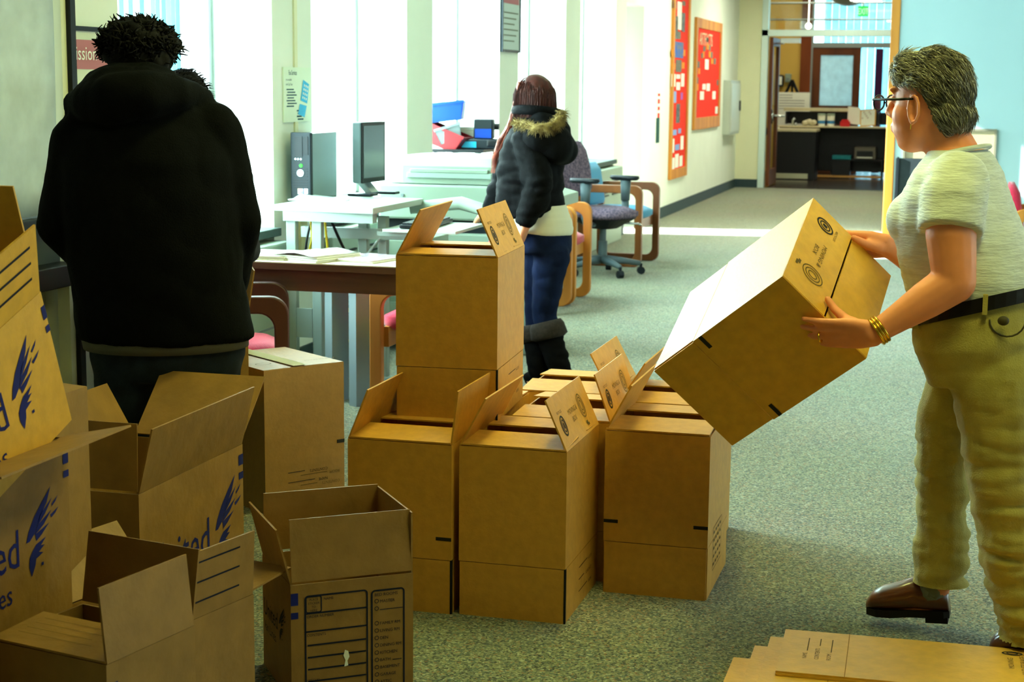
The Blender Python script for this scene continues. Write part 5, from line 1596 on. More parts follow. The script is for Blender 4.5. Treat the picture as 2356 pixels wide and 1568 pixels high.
# ------------------------------------------------------------------ the woman with the box
def rings(spec, l, f):
    """spec: (centre, half lateral, half front-back, forward tilt)"""
    return [(c, l * a, f * b + Zv * tl) for c, a, b, tl in spec]
AF = Vector((-0.92, 0.38, 0)).normalized()
AL = Vector((-0.38, -0.92, 0)).normalized()
def person_root(o, rz):
    pass
body = MB()
top_spec = [((0.0298, -0, 0.9083), 0.182, 0.160, -0.05), ((0.0022, -0, 0.9877), 0.186, 0.160, -0.04), ((-0.0252, 0, 1.065), 0.192, 0.156, -0.03), ((-0.0462, -0, 1.142), 0.196, 0.143, -0.02),
            ((-0.0491, -0, 1.202), 0.196, 0.122, -0.01), ((-0.0432, 0, 1.254), 0.176, 0.098, 0.0), ((-0.043, 0, 1.294), 0.125, 0.078, 0.0), ((-0.0462, 0, 1.315), 0.088, 0.068, 0.0)]
hip_spec = [((0.0497, 0, 0.7289), 0.165, 0.135, -0.02), ((0.0385, -0, 0.821), 0.195, 0.165, -0.03), ((0.0227, -0, 0.9214), 0.184, 0.163, -0.05)]
def shrink(sp, k):
    return [(c, a * k, b * k, t_) for c, a, b, t_ in sp]
body.loft(rings(shrink(top_spec, 0.92), AL, AF))
body.loft(rings(shrink(hip_spec, 0.9), AL, AF))
leg_n = [((0.0693, -0.07, 0.7554), 0.115), ((0.0925, -0.06, 0.5981), 0.103), ((0.1096, -0.05, 0.4382), 0.092), ((0.1431, -0.04, 0.2544), 0.082), ((0.1892, -0.03, 0.0834), 0.078)]
leg_f = [((0.0056, 0.09, 0.7365), 0.100), ((-0.0391, 0.11, 0.6017), 0.086), ((-0.0492, 0.13, 0.4304), 0.071), ((-0.0424, 0.14, 0.2838), 0.074), ((-0.0463, 0.14, 0.1274), 0.072)]
for lg in (leg_n, leg_f):
    body.chain([(p, r * (0.85, 0.8, 0.75, 0.62, 0.5)[i]) for i, (p, r) in enumerate(lg)])
# head
HC = Vector((-0.1198, -0, 1.45))
body.chain([((-0.0535, -0, 1.29), 0.066), ((-0.0841, 0, 1.35), 0.060), ((-0.11, 0, 1.402), 0.060)])
Mh = Matrix((AF, AL, Zv)).transposed()
body.ell(HC, (0.094, 0.074, 0.108), 24, 16, M=Mh)
body.ell(HC + AF * 0.030 - Zv * 0.075, (0.068, 0.062, 0.070), 20, 12, M=Mh)
body.ell(HC + AF * 0.045 - Zv * 0.118, (0.040, 0.042, 0.030), 16, 10, M=Mh)
body.ell(HC + AF * 0.040 + AL * 0.030 - Zv * 0.052, (0.050, 0.036, 0.045), 14, 10, M=Mh)
body.ell(HC + AF * 0.040 - AL * 0.030 - Zv * 0.052, (0.050, 0.036, 0.045), 14, 10, M=Mh)
body.chain([(HC + AF * 0.092 - Zv * 0.005, 0.010), (HC + AF * 0.112 - Zv * 0.045, 0.013)])            # nose
for s in (-1, 1):
    body.ell(HC + AF * 0.100 + AL * 0.011 * s - Zv * 0.052, 0.010, 10, 8)
    body.ell(HC + AF * 0.086 + AL * 0.030 * s - Zv * 0.012, (0.010, 0.014, 0.011), 10, 8, M=Mh)    # eye mounds
    body.ell(HC + AF * 0.088 + AL * 0.030 * s + Zv * 0.012, (0.010, 0.026, 0.008), 10, 8, M=Mh)    # brows
body.ell(HC + AF * 0.096 - Zv * 0.080, (0.010, 0.024, 0.007), 12, 8, M=Mh)                          # lips
body.ell(HC + AF * 0.094 - Zv * 0.092, (0.010, 0.020, 0.007), 12, 8, M=Mh)
for s in (-1, 1):                                                                                   # ears
    ec = HC + AF * 0.012 + AL * (0.079 * s) - Zv * 0.036
    rim = [ec + AF * (0.017 * math.cos(a) - 0.004) + Zv * 0.034 * math.sin(a) + AL * s * (0.006 - 0.006 * math.cos(a)) for a in [PI * 2 * k / 12 for k in range(12)]]
    body.tube(rim, 0.0055, 8, closed=True)
    body.ell(ec - AL * s * 0.006, (0.013, 0.006, 0.026), 12, 8, M=Mh)
    body.ell(ec - Zv * 0.032, (0.009, 0.006, 0.010), 10, 8, M=Mh)
# arms reach the carried box
FA = Matrix.Translation(Vector(((0.0222, 4.3530, 0), -0.00510)[0])) @ Matrix.Rotation(((0.0222, 4.3530, 0), -0.00510)[1], 4, 'Z')
TA = FA.inverted() @ CARRY
RA = TA.to_3x3()
def inbox(x, y, z):
    return TA @ Vector((x, y, z))
wl = inbox(0.245, -0.040, 0.570)
el_n = Vector((-0.0384, -0.2, 0.9996))
sh_n = Vector((-0.0544, -0.15, 1.227))
body.chain([(sh_n, 0.066), (V((-0.0523, -0.19, 1.113)), 0.062), (el_n, 0.053), (el_n.lerp(wl, 0.35), 0.047), (el_n.lerp(wl, 0.72), 0.035), (wl, 0.028)])
hand(body, wl, inbox(0.190, -0.026, 0.482) - wl, RA @ Vector((-0.1, 1, -0.35)), RA @ Vector((-0.75, 0.3, 0.55)),
     [(-0.05, 0.12, 0.10), (0.02, 0.14, 0.12), (0.05, 0.16, 0.14), (0.08, 0.2, 0.15)],
     [inbox(0.222, -0.018, 0.548), inbox(0.190, 0.005, 0.518), inbox(0.160, 0.030, 0.502), inbox(0.135, 0.052, 0.496)])
wr = inbox(0.235, 0.418, 0.530)
el_f = Vector((-0.096, 0.24, 0.9748))
sh_f = Vector((-0.0324, 0.15, 1.199))
body.chain([(sh_f, 0.062), (el_f, 0.050), (el_f.lerp(wr, 0.4), 0.042), (wr, 0.028)])
hand(body, wr, inbox(0.190, 0.430, 0.470) - wr, RA @ Vector((0, -1, -0.1)), RA @ Vector((-0.7, -0.2, 0.6)),
     [(0.02, 0.10, 0.10), (0.03, 0.12, 0.12), (0.05, 0.14, 0.12), (0.08, 0.16, 0.12)],
     [inbox(0.220, 0.400, 0.520), inbox(0.196, 0.392, 0.506), inbox(0.172, 0.386, 0.500), inbox(0.150, 0.382, 0.495)])
# ankles and feet inside the shoes
body.chain([(leg_f[-1][0], 0.036), ((-0.0626, 0.15, 0.0773), 0.028), ((-0.1662, 0.155, 0.0496), 0.022)])
body.chain([(leg_n[-1][0], 0.036), ((0.1989, -0.02, 0.0294), 0.030), ((0.1223, -0.01, 0.0037), 0.022)])
wa = organic('person', body, SKIN, voxel=0.0048, smooth=5)
tag(wa, 'grey-haired woman in glasses, pale tee and khaki trousers carrying a box', 'person')
wa.matrix_world = FA
# tee shirt
tee = MB()
tee.loft(rings(top_spec, AL, AF), 32)
tee.chain([(V((-0.0469, -0.13, 1.237)), 0.082), (V((-0.0505, -0.165, 1.194)), 0.084)])
tee.tube([V((-0.0498, -0.15, 1.217)), V((-0.0546, -0.195, 1.12))], [0.084, 0.081], 20)
tee.chain([(V((-0.0364, 0.13, 1.217)), 0.078), (V((-0.0694, 0.17, 1.157)), 0.078)])
tee.tube([V((-0.059, 0.16, 1.175)), V((-0.0916, 0.21, 1.089))], [0.078, 0.074], 20)
tee.ell(V((-0.1192, 0, 1.139)) - AF * 0.0 + AL * 0.06, (0.075, 0.075, 0.075), 16, 10)
tee.ell(V((-0.1192, 0, 1.139)) - AL * 0.07, (0.075, 0.075, 0.075), 16, 10)
def tee_disp(p, n):
    rib = 0.0016 * noise.noise(Vector((p.x * 18, p.y * 18, p.z * 95)))
    return rib + fold(p, 7, 9, 0.004)
TEE = mat('pale_crinkle_cotton', (206, 212, 208), 0.9, var=0.10, vscale=60, stretch=(0.25, 0.25, 1.6), bump=0.4, bscale=130, sheen=0.2)
organic('tee_shirt', tee, TEE, wa, voxel=0.0075, smooth=4, disp=tee_disp)
nk = MB()
nc = V((-0.046, 0, 1.311))
nk.tube([nc + AL * 0.092 * math.cos(a) + AF * 0.072 * math.sin(a) + Zv * (-0.02 * math.sin(a) - 0.006) for a in [2 * PI * k / 28 for k in range(28)]], 0.006, 8, closed=True)
nk.build('neckline', TEE, wa, smooth=True)
# trousers
KHAKI = mat('khaki_twill', (164, 152, 78), 0.85, var=0.08, vscale=18, bump=0.25, bscale=260, sheen=0.15)
tr = MB()
tr.loft(rings(hip_spec, AL, AF), 32)
tr.chain(leg_n[:-1] + [(leg_n[-1][0], 0.080)])
tr.chain(leg_f[:-1] + [(leg_f[-1][0], 0.073)])
def tr_disp(p, n):
    w_ = min(1.0, max(0.25, (0.98 - p.z) * 1.3))
    return w_ * (fold(p, 4, 15, 0.017) + fold(p, 8, 30, 0.007, 3.1))
trz0 = min(Vector(leg_f[-1][0]).z, Vector(leg_n[-1][0]).z)
organic('trousers', tr, KHAKI, wa, voxel=0.0075, smooth=4, disp=tr_disp, keep=lambda p: p.z > (0.055 if p.x > 0.08 else 0.135))
bl = MB()
bc = V((0.0248, -0, 0.9215))
ring_o = [(bc + Zv * dz, AL * 0.193, AF * 0.172 - Zv * 0.052) for dz in (-0.018, 0.018)]
bl.loft(ring_o, 40)
bo_ = bl.build('belt', mat('black_leather', (22, 18, 18), 0.4), wa, smooth=False)
for a in (0.6, 1.5, 2.6, -0.5):
    p_ = bc + AL * 0.196 * math.cos(a) + (AF * 0.175 - Zv * 0.052) * math.sin(a)
    MB().box(p_, (0.012, 0.012, 0.05)).build('belt_loop', KHAKI, wa)
pk = MB()
pc = V((0.0912, -0.17, 0.9084))
pk.tube([pc + Vector((0.042 * math.cos(a), -0.012, 0.04 * math.sin(a))) for a in [PI * (1.0 + k / 10) for k in range(11)]], 0.0025, 6)
pk.ell(pc + Vector((-0.01, -0.025, 0.0)), (0.014, 0.010, 0.012), 12, 8)
pk.build('pocket_trim', mat('olive_button', (72, 66, 40), 0.6), wa, smooth=True)
# shoes
SHOE = mat('brown_leather', (112, 58, 26), 0.3, rgb2=(78, 36, 16), vscale=8, spec=0.6, coat=0.3)
def clog(heel, toe, parent, w_=0.045):
    h_, t_ = Vector(heel), Vector(toe)
    d = t_ - h_
    L_ = d.length
    d.normalize()
    sd = d.cross(Zv).normalized()
    u_ = sd.cross(d).normalized()
    if u_.z < 0:
        u_ = -u_
    prof = [(-0.02, 0.010, 0.022, 0.7), (0.0, 0.028, 0.040, 0.85), (0.2, 0.036, 0.046, 0.9), (0.42, 0.044, 0.052, 0.9), (0.62, 0.036, 0.046, 1.0), (0.82, 0.030, 0.036, 1.05), (0.95, 0.022, 0.024, 0.85), (1.03, 0.010, 0.014, 0.5)]
    up_ = MB().loft([(h_ + d * L_ * a + u_ * (c + 0.004), sd * w_ * k, u_ * c) for a, c, zc, k in prof], 20, p=2.4)
    so = up_.build('shoe', SHOE, parent, smooth=True)
    sl = MB()
    pts = [(-0.02, 0.55), (0.05, 0.8), (0.3, 0.72), (0.5, 0.75), (0.72, 1.05), (0.9, 0.95), (1.03, 0.4)]
    outline = [(L_ * a, w_ * k) for a, k in pts] + [(L_ * a, -w_ * k) for a, k in pts[::-1]]
    sl.prism(outline, h_ - u_ * 0.012, d, sd, u_ * 0.02)
    sl.prism([(0, w_ * 0.75), (L_ * 0.28, w_ * 0.7), (L_ * 0.28, -w_ * 0.7), (0, -w_ * 0.75)], h_ - u_ * 0.026, d, sd, u_ * 0.016)
    sl.build('sole', mat('black_sole', (20, 16, 14), 0.6), so)
    return so
clog((-0.0133, 0.15, 0.0574), (-0.2249, 0.16, 0.0424), wa)
clog((0.2285, -0.04, 0.0275), (0.1027, -0.02, 0.0003), wa)
# sock band
MB().chain([(V((-0.0554, 0.145, 0.1226)), 0.043), (V((-0.0769, 0.155, 0.0831)), 0.036)]).build('sock', mat('grey_sock', (120, 126, 112), 0.9), wa, smooth=True)
# hair
HAIRG = mat('grey_hair', (92, 88, 70), 0.5, rgb2=(60, 58, 48), vscale=40, spec=0.5)
HAIRS = mat('silver_hair', (206, 202, 184), 0.45, rgb2=(160, 156, 136), vscale=40, spec=0.5)
hm = MB()
hm.ell(HC - AF * 0.006 + Zv * 0.010, (0.097, 0.081, 0.103), 28, 18, M=Mh)
hm.ell(HC - AF * 0.045 - Zv * 0.045, (0.060, 0.074, 0.062), 20, 14, M=Mh)
hm.ell(HC + AF * 0.058 + Zv * 0.060, (0.040, 0.062, 0.042), 20, 14, M=Mh)
def hair_keep(p):
    q = p - HC
    s, z = q.dot(AF), q.z
    return (z > 0.012 + 0.25 * max(0, s)) or s < -0.005 - 0.45 * (0.012 - z) + 0.0
hair = organic('hair', hm, HAIRG, wa, voxel=0.006, smooth=3, disp=lambda p, n: 0.004 * noise.noise(p * 40) + 0.003, keep=hair_keep)
hv = hair.data.vertices
rng = random.Random(3)
ra, rb = [], []
for k in range(4200):
    v_ = hv[rng.randrange(len(hv))]
    p, n = v_.co.copy(), v_.normal.copy()
    q = p - HC
    s = q.dot(AF)
    flow = (-AF * 0.75 - Zv * (0.25 + 0.7 * max(0, -s * 9 + 0.35)) + Vector((rng.uniform(-.3, .3), rng.uniform(-.3, .3), rng.uniform(-.3, .3))))
    flow = (flow - n * flow.dot(n)).normalized()
    L_ = rng.uniform(0.022, 0.045)
    if q.z < -0.07:
        L_ *= 0.5
    pts = [p - n * 0.002, p + flow * L_ * 0.5 + n * 0.005, p + flow * L_ + n * 0.001]
    silver = rng.random() < 0.20 + max(0, s * 8.0)
    (rb if silver else ra).append((pts, rng.uniform(0.0011, 0.0019)))
strands('hair_locks', ra, wa, mat('grey_hair_locks', (124, 118, 92), 0.45, rgb2=(72, 70, 58), vscale=30, spec=0.5))
strands('silver_locks', rb, wa, HAIRS)
# glasses
gm = MB()
ft = HC + AF * 0.125 - Zv * 0.022
for s in (-1, 1):
    hinge = ft + AL * 0.072 * s + Zv * 0.008
    gm.tube([hinge, HC + AF * 0.045 + AL * 0.086 * s - Zv * 0.012, HC + AF * 0.010 + AL * 0.083 * s - Zv * 0.010], 0.0032, 8)
    gm.tube([ft + AL * (0.036 * s) + AL * 0.030 * math.cos(a) + Zv * 0.019 * math.sin(a) for a in [2 * PI * k / 20 for k in range(20)]], 0.0024, 6, closed=True)
gm.tube([ft + AL * 0.008, ft - AL * 0.008], 0.0024, 6)
gl = gm.build('glasses', BLACKP, wa, smooth=True)
ln = MB()
for s in (-1, 1):
    c_ = ft + AL * 0.036 * s
    ln.loft([(c_ - AF * 0.0005, AL * 0.028, Zv * 0.017), (c_ + AF * 0.0005, AL * 0.028, Zv * 0.017)], 20)
ln.build('lens', GLASS, gl)
# watch, ring, earring
GOLD = mat('gold', (226, 176, 60), 0.22, 0.9)
wd_ = (wl - el_n).normalized()
wc = el_n.lerp(wl, 0.93)
s1 = wd_.cross(Zv).normalized()
s2 = s1.cross(wd_)
wt = MB()
for k in (-1, 0, 1):
    wt.tube([wc + wd_ * 0.0075 * k + (s1 * math.cos(a) + s2 * math.sin(a)) * 0.0335 for a in [2 * PI * j / 20 for j in range(20)]], 0.0042, 8, closed=True)
wo = wt.build('bracelet', GOLD, wa, smooth=True)
rc = inbox(0.177, -0.032, 0.452)
rd = (inbox(0.155, -0.032, 0.412) - rc).normalized()
r1 = rd.cross(AL).normalized()
r2 = r1.cross(rd)
rg = MB().tube([rc + (r1 * math.cos(a) + r2 * math.sin(a)) * 0.0128 for a in [2 * PI * j / 16 for j in range(16)]], 0.0028, 6, closed=True)
rg.build('finger_ring', GOLD, wa, smooth=True)
MB().tube([HC + AF * 0.014 + AL * 0.082 - Zv * 0.072, HC + AF * 0.014 + AL * 0.083 - Zv * 0.086], 0.0015, 6).build('earring', GOLD, wa)

# ------------------------------------------------------------------ the man in the black hoodie (seen from behind)
X_, Y_ = Vector((1, 0, 0)), Vector((0, 1, 0))
def cr(spec):
    return [(c, X_ * a, Y_ * b) for c, a, b in spec]
man = MB()
tor = [((0.0639, -0, 0.693), 0.262, 0.20), ((0.055, -0, 0.7572), 0.262, 0.205), ((0.042, 0, 0.8635), 0.258, 0.215), ((0.0294, 0, 0.9821), 0.262, 0.215), ((0.0236, -0, 1.113), 0.270, 0.205), ((0.0176, -0, 1.229), 0.268, 0.19), ((0.0119, 0.01, 1.306), 0.245, 0.17), ((0.0187, 0.03, 1.376), 0.212, 0.145), ((0.025, 0.05, 1.424), 0.165, 0.12), ((0.0069, 0.06, 1.46), 0.105, 0.09)]
man.loft([(c, a * 0.92, b * 0.92) for c, a, b in cr(tor)])
hipz = V((0.0648, -0, 0.6769))
mleg = []
for s in (-1, 1):
    h_ = hipz + X_ * 0.105 * s
    mleg.append([(h_ - Zv * 0.02, 0.125), (V(h_.x + 0.0 * s, 0.0, 0.48) if False else Vector((h_.x - 0.02 * s * 0, 0.01, 0.46)), 0.092), (Vector((h_.x, 0.02, 0.10)), 0.075)])
for lg in mleg:
    man.chain([(p, r * 0.85) for p, r in lg])
    man.chain([(Vector((lg[-1][0].x, 0.03, 0.05)), 0.035), (Vector((lg[-1][0].x, 0.18, 0.04)), 0.03)])
MC = Vector((0.0028, 0.07, 1.549))
man.chain([(V((0.0031, 0.06, 1.46)), 0.075), (V((0.0018, 0.07, 1.511)), 0.066)])
man.ell(MC, (0.080, 0.098, 0.086), 24, 16)
man.ell(MC + Y_ * 0.045 - Zv * 0.07, (0.055, 0.055, 0.055), 16, 10)
man.chain([(MC + Y_ * 0.10 - Zv * 0.01, 0.012), (MC + Y_ * 0.115 - Zv * 0.045, 0.016)])
man.ell(MC + Y_ * 0.095 - Zv * 0.078, (0.026, 0.012, 0.010), 12, 8)
for s in (-1, 1):
    man.ell(MC + X_ * 0.082 * s - Zv * 0.02, (0.010, 0.020, 0.032), 12, 8)
    man.ell(MC + Y_ * 0.09 + X_ * 0.03 * s, (0.014, 0.012, 0.010), 10, 8)
arms = []
for s, shp, elp in ((-1, (-0.1715, -0, 1.287), (-0.2347, 0.02, 1.042)), (1, (0.2133, -0, 1.32), (0.2822, 0.02, 1.05))):
    wr_ = Vector((0.10 * s + 0.15, 0.33, 0.68))
    arms.append([(V(shp), 0.088), (V(shp).lerp(V(elp), 0.5), 0.084), (V(elp), 0.078), (V(elp).lerp(wr_, 0.5), 0.066), (V(elp).lerp(wr_, 0.88), 0.05)])
    man.chain([(p, r * 0.7) for p, r in arms[-1]] + [(wr_, 0.030)])
    hand(man, wr_, (0.04 * s, 0.9, -0.3), (-0.9 * s, 0, -0.1), (0, 0.2, 1), [(0.1, 0.2, 0.2)] * 4)
mo = organic('person', man, SKIND, voxel=0.0085, smooth=4)
MC_O = Matrix.Translation(Vector(((-2.3762, 4.4750, 0), 0.48813)[0])) @ Matrix.Rotation(((-2.3762, 4.4750, 0), 0.48813)[1], 4, 'Z')
mo.matrix_world = MC_O
tag(mo, 'broad man in a black hoodie seen from behind, head bowed', 'person')
HOOD = mat('black_fleece', (6, 8, 8), 0.95, var=0.2, vscale=40, bump=0.3, bscale=220, spec=0.08)
hd = MB()
hd.loft(cr(tor), 36)
for a in arms:
    hd.chain(a)
# hood lying on the back
hp = [((-0.1764, 0.02, 1.395), 0.048), ((-0.1304, -0.07, 1.399), 0.066), ((-0.0617, -0.13, 1.412), 0.078), ((0.018, -0.14, 1.425), 0.075), ((0.0986, -0.1, 1.428), 0.055), ((0.1569, -0.03, 1.429), 0.038), ((0.1907, 0.03, 1.42), 0.03)]
hd.chain([(V(p), r) for p, r in hp])
hd.chain([(V((-0.1184, -0.01, 1.44)), 0.055), (V((-0.055, -0.05, 1.469)), 0.05), (V((0.0195, -0.05, 1.475)), 0.05), (V((0.0759, -0.01, 1.46)), 0.04)])
hd.chain([(V((-0.1433, -0.03, 1.414)), 0.055), (V((-0.0798, -0.08, 1.446)), 0.06), (V((0.0127, -0.09, 1.452)), 0.06), (V((0.1024, -0.05, 1.439)), 0.038)])
def hd_disp(p, n):
    return fold(p, 5, 6, 0.007) + fold(p, 12, 8, 0.0025, 2.0)
organic('hoodie', hd, HOOD, mo, voxel=0.010, smooth=5, disp=hd_disp)
MB().loft([(V((0.0634, -0, 0.6689)), X_ * 0.247 , Y_ * 0.188), (V((0.0591, -0, 0.7105)), X_ * 0.25, Y_ * 0.19)], 36).build('shirt_hem', mat('grey_jersey', (84, 82, 74), 0.9), mo, smooth=True)
jn = MB()
jn.loft(cr([(hipz - Zv * 0.10, 0.20, 0.15), (hipz, 0.235, 0.18), (hipz + Zv * 0.06, 0.235, 0.18)]), 30)
for lg in mleg:
    jn.chain([(p, r * 1.06) for p, r in lg])
DENIM = mat('dark_denim', (20, 30, 42), 0.9, var=0.25, vscale=25, bump=0.3, bscale=300)
organic('jeans', jn, DENIM, mo, voxel=0.011, smooth=4, disp=lambda p, n: fold(p, 5, 12, 0.008))
for lg in mleg:
    c_ = lg[-1][0]
    MB().loft([(Vector((c_.x, -0.05 + 0.27 * a, h_)), X_ * w_, Zv * h_) for a, h_, w_ in ((0.0, 0.03, 0.03), (0.1, 0.045, 0.042), (0.4, 0.05, 0.045), (0.7, 0.036, 0.05), (0.95, 0.028, 0.045), (1.05, 0.015, 0.02))], 18, p=2.6).build('shoe', PAPER, mo, smooth=True)
# curly hair: a dense core with many twisted tufts
core = MB()
core.ell(MC + Zv * 0.022 - Y_ * 0.002, (0.101, 0.110, 0.078), 24, 16)
core.ell(MC - Y_ * 0.045 - Zv * 0.02, (0.100, 0.065, 0.055), 20, 12)
HAIRB = mat('black_hair', (9, 8, 8), 0.8, spec=0.2)
organic('hair', core, HAIRB, mo, voxel=0.008, smooth=2, disp=lambda p, n: 0.012 * noise.noise(p * 34) + 0.004)
rng = random.Random(11)
tf = []
for k in range(1300):
    a, zz = rng.uniform(0, 2 * PI), rng.uniform(-0.55, 1.0)
    rr = math.sqrt(max(0, 1 - zz * zz))
    d = Vector((rr * math.cos(a), rr * math.sin(a), zz))
    if zz < 0.0 and d.y > 0.3:
        continue
    p = MC + Zv * 0.018 + Vector((d.x * 0.102, d.y * 0.106, d.z * 0.068))
    L_ = rng.uniform(0.012, 0.034) * (0.6 + 0.8 * abs(noise.noise(d * 4)))
    sd = Vector((rng.uniform(-1, 1), rng.uniform(-1, 1), rng.uniform(-1, 1))) * 0.009
    sd2 = Vector((rng.uniform(-1, 1), rng.uniform(-1, 1), rng.uniform(-1, 1))) * 0.014
    tf.append(([p - d * 0.01, p + d * L_ * 0.4 + sd, p + d * L_ * 0.75 - sd, p + d * L_ + sd2], rng.uniform(0.0055, 0.0105)))
strands('hair_tufts', tf, mo, HAIRB, n=5)

# ------------------------------------------------------------------ person hidden behind the man (only the crown of the head shows)
pd_ = MB()
DCc = Vector((0.0594, 0, 1.386))
pd_.ell(DCc, (0.076, 0.095, 0.11), 20, 14)
pd_.ell(DCc - Y_ * 0.05 - Zv * 0.07, (0.05, 0.05, 0.05), 14, 10)
pd_.chain([(DCc - Y_ * 0.095 - Zv * 0.02, 0.012), (DCc - Y_ * 0.108 - Zv * 0.05, 0.014)])
pd_.chain([(DCc - Zv * 0.08, 0.055), (DCc - Zv * 0.17, 0.06)])
sz = DCc.z - 0.2
pd_.loft([(Vector((DCc.x, 0, z_)), X_ * a, Y_ * b) for z_, a, b in ((sz + 0.02, 0.08, 0.06), (sz - 0.04, 0.17, 0.09), (sz - 0.2, 0.17, 0.11), (sz - 0.45, 0.15, 0.10), (sz - 0.6, 0.15, 0.11))])
for s in (-1, 1):
    pd_.chain([(Vector((DCc.x + 0.075 * s, 0, sz - 0.58)), 0.08), (Vector((DCc.x + 0.075 * s, 0, 0.42)), 0.06), (Vector((DCc.x + 0.075 * s, 0.0, 0.07)), 0.045), (Vector((DCc.x + 0.075 * s, -0.12, 0.035)), 0.033)])
    w_ = Vector((DCc.x + 0.12 * s, -0.22, 0.85))
    pd_.chain([(Vector((DCc.x + 0.17 * s, 0, sz - 0.06)), 0.05), (Vector((DCc.x + 0.20 * s, 0.0, sz - 0.32)), 0.042), (w_, 0.028)])
    hand(pd_, w_, (0, -1, -0.1), (-s, 0, 0), (0, 0, 1), [(0.1, 0.2, 0.2)] * 4)
po = organic('person', pd_, SKIND, voxel=0.0085, smooth=4)
po.matrix_world = Matrix.Translation(Vector(((-2.7515, 5.3873, 0), 0.47221)[0])) @ Matrix.Rotation(((-2.7515, 5.3873, 0), 0.47221)[1], 4, 'Z')
tag(po, 'person mostly hidden behind the man, only the dark crown of hair showing', 'person')
hh = MB()
hh.ell(DCc + Zv * 0.012, (0.088, 0.106, 0.110), 22, 14)
organic('hair', hh, mat('dark_brown_hair', (14, 12, 11), 0.8, spec=0.1), po, voxel=0.008, smooth=2, disp=lambda p, n: 0.006 * noise.noise(p * 50), keep=lambda p: p.z > DCc.z - 0.01 or p.y > DCc.y + 0.02)
rng = random.Random(5)
tf = []
for k in range(420):
    a, zz = rng.uniform(0, 2 * PI), rng.uniform(0.0, 1.0)
    rr = math.sqrt(max(0, 1 - zz * zz))
    d = Vector((rr * math.cos(a), rr * math.sin(a), zz))
    p = DCc + Zv * 0.012 + Vector((d.x * 0.088, d.y * 0.106, d.z * 0.108))
    tf.append(([p - d * 0.004, p + d * 0.008 + Vector((0.006, 0, -0.002)), p + d * 0.012 + Vector((0.014, 0, -0.006))], 0.002))
strands('hair_locks', tf, po, MATS['dark_brown_hair'])
cj = MB()
cj.loft([(Vector((DCc.x, 0, z_)), X_ * a, Y_ * b) for z_, a, b in ((sz - 0.01, 0.10, 0.08), (sz - 0.05, 0.19, 0.105), (sz - 0.2, 0.19, 0.13), (sz - 0.45, 0.175, 0.12), (sz - 0.62, 0.18, 0.13))])
for s in (-1, 1):
    cj.chain([(Vector((DCc.x + 0.175 * s, 0, sz - 0.07)), 0.066), (Vector((DCc.x + 0.205 * s, 0.0, sz - 0.32)), 0.058), (Vector((DCc.x + 0.135 * s, -0.18, 0.86)), 0.045)])
organic('sweater', cj, mat('charcoal_knit', (36, 38, 42), 0.9), po, voxel=0.011, smooth=4, disp=lambda p, n: fold(p, 6, 9, 0.005))
tj = MB()
for s in (-1, 1):
    tj.chain([(Vector((DCc.x + 0.075 * s, 0, sz - 0.58)), 0.10), (Vector((DCc.x + 0.075 * s, 0, 0.42)), 0.075), (Vector((DCc.x + 0.075 * s, 0.0, 0.08)), 0.06)])
organic('jeans', tj, DENIM, po, voxel=0.011, smooth=4)

# ------------------------------------------------------------------ the woman in the parka
wb = MB()
BF = Vector((-0.80, 0.60, 0)).normalized()
BL_ = Vector((-0.60, -0.80, 0)).normalized()
Mb = Matrix((BF, BL_, Zv)).transposed()
BC = Vector((-0.0499, -0, 1.395))
wb.ell(BC, (0.090, 0.074, 0.108), 22, 14, M=Mb)
wb.ell(BC + BF * 0.035 - Zv * 0.075, (0.055, 0.05, 0.055), 16, 10, M=Mb)
wb.chain([(BC + BF * 0.09 - Zv * 0.005, 0.010), (BC + BF * 0.108 - Zv * 0.04, 0.012)])
wb.chain([(BC - Zv * 0.08, 0.05), (V((-0.0443, -0, 1.266)), 0.055)])
jk = [((-0.0559, 0, 0.8496), 0.165, 0.145), ((-0.0693, 0, 0.9438), 0.172, 0.155), ((-0.0663, 0, 1.046), 0.172, 0.15), ((-0.0552, 0, 1.148), 0.175, 0.145), ((-0.0439, 0, 1.225), 0.165, 0.125), ((-0.0364, -0, 1.282), 0.125, 0.10), ((-0.0369, -0, 1.326), 0.088, 0.085)]
hpb = [((0.012, 0, 0.6772), 0.140, 0.118), ((0.0026, 0, 0.77), 0.146, 0.124), ((-0.015, 0, 0.8624), 0.135, 0.112)]
wb.loft([(c, BL_ * a * 0.88, BF * b * 0.88) for c, a, b in jk])
wb.loft([(c, BL_ * a * 0.9, BF * b * 0.9) for c, a, b in hpb])
l1 = [((0.0408, -0.05, 0.662), 0.088), ((0.022, -0.03, 0.5356), 0.076), ((0.0074, 0, 0.3816), 0.062), ((0.0423, -0.02, 0.2424), 0.056), ((0.0894, -0.05, 0.1178), 0.045)]
l2 = [((-0.0086, 0.07, 0.6594), 0.09), ((-0.0193, 0.09, 0.4997), 0.075), ((-0.03, 0.1, 0.3396), 0.058), ((-0.024, 0.06, 0.2077), 0.055), ((-0.0185, 0.03, 0.1024), 0.045)]
for lg in (l1, l2):
    wb.chain([(V(p), r * 0.85) for p, r in lg])
sA, eA, wA = V((-0.0708, -0.14, 1.203)), V((-0.0242, -0.2, 1.008)), V((-0.0821, -0.2, 0.8251))
wb.chain([(sA, 0.055), (eA, 0.044), (wA, 0.028)])
hand(wb, wA, (-0.25, 0.15, -0.9), (-1, 0.3, 0), (0, 1, 0), [(0.25, 0.4, 0.35)] * 4, s=0.95)
sB, eB, wB = V((-0.1311, 0.12, 1.183)), V((-0.1922, 0.14, 0.9956)), V((-0.2558, 0.2, 0.8653))
wb.chain([(sB, 0.05), (eB, 0.042), (wB, 0.027)])
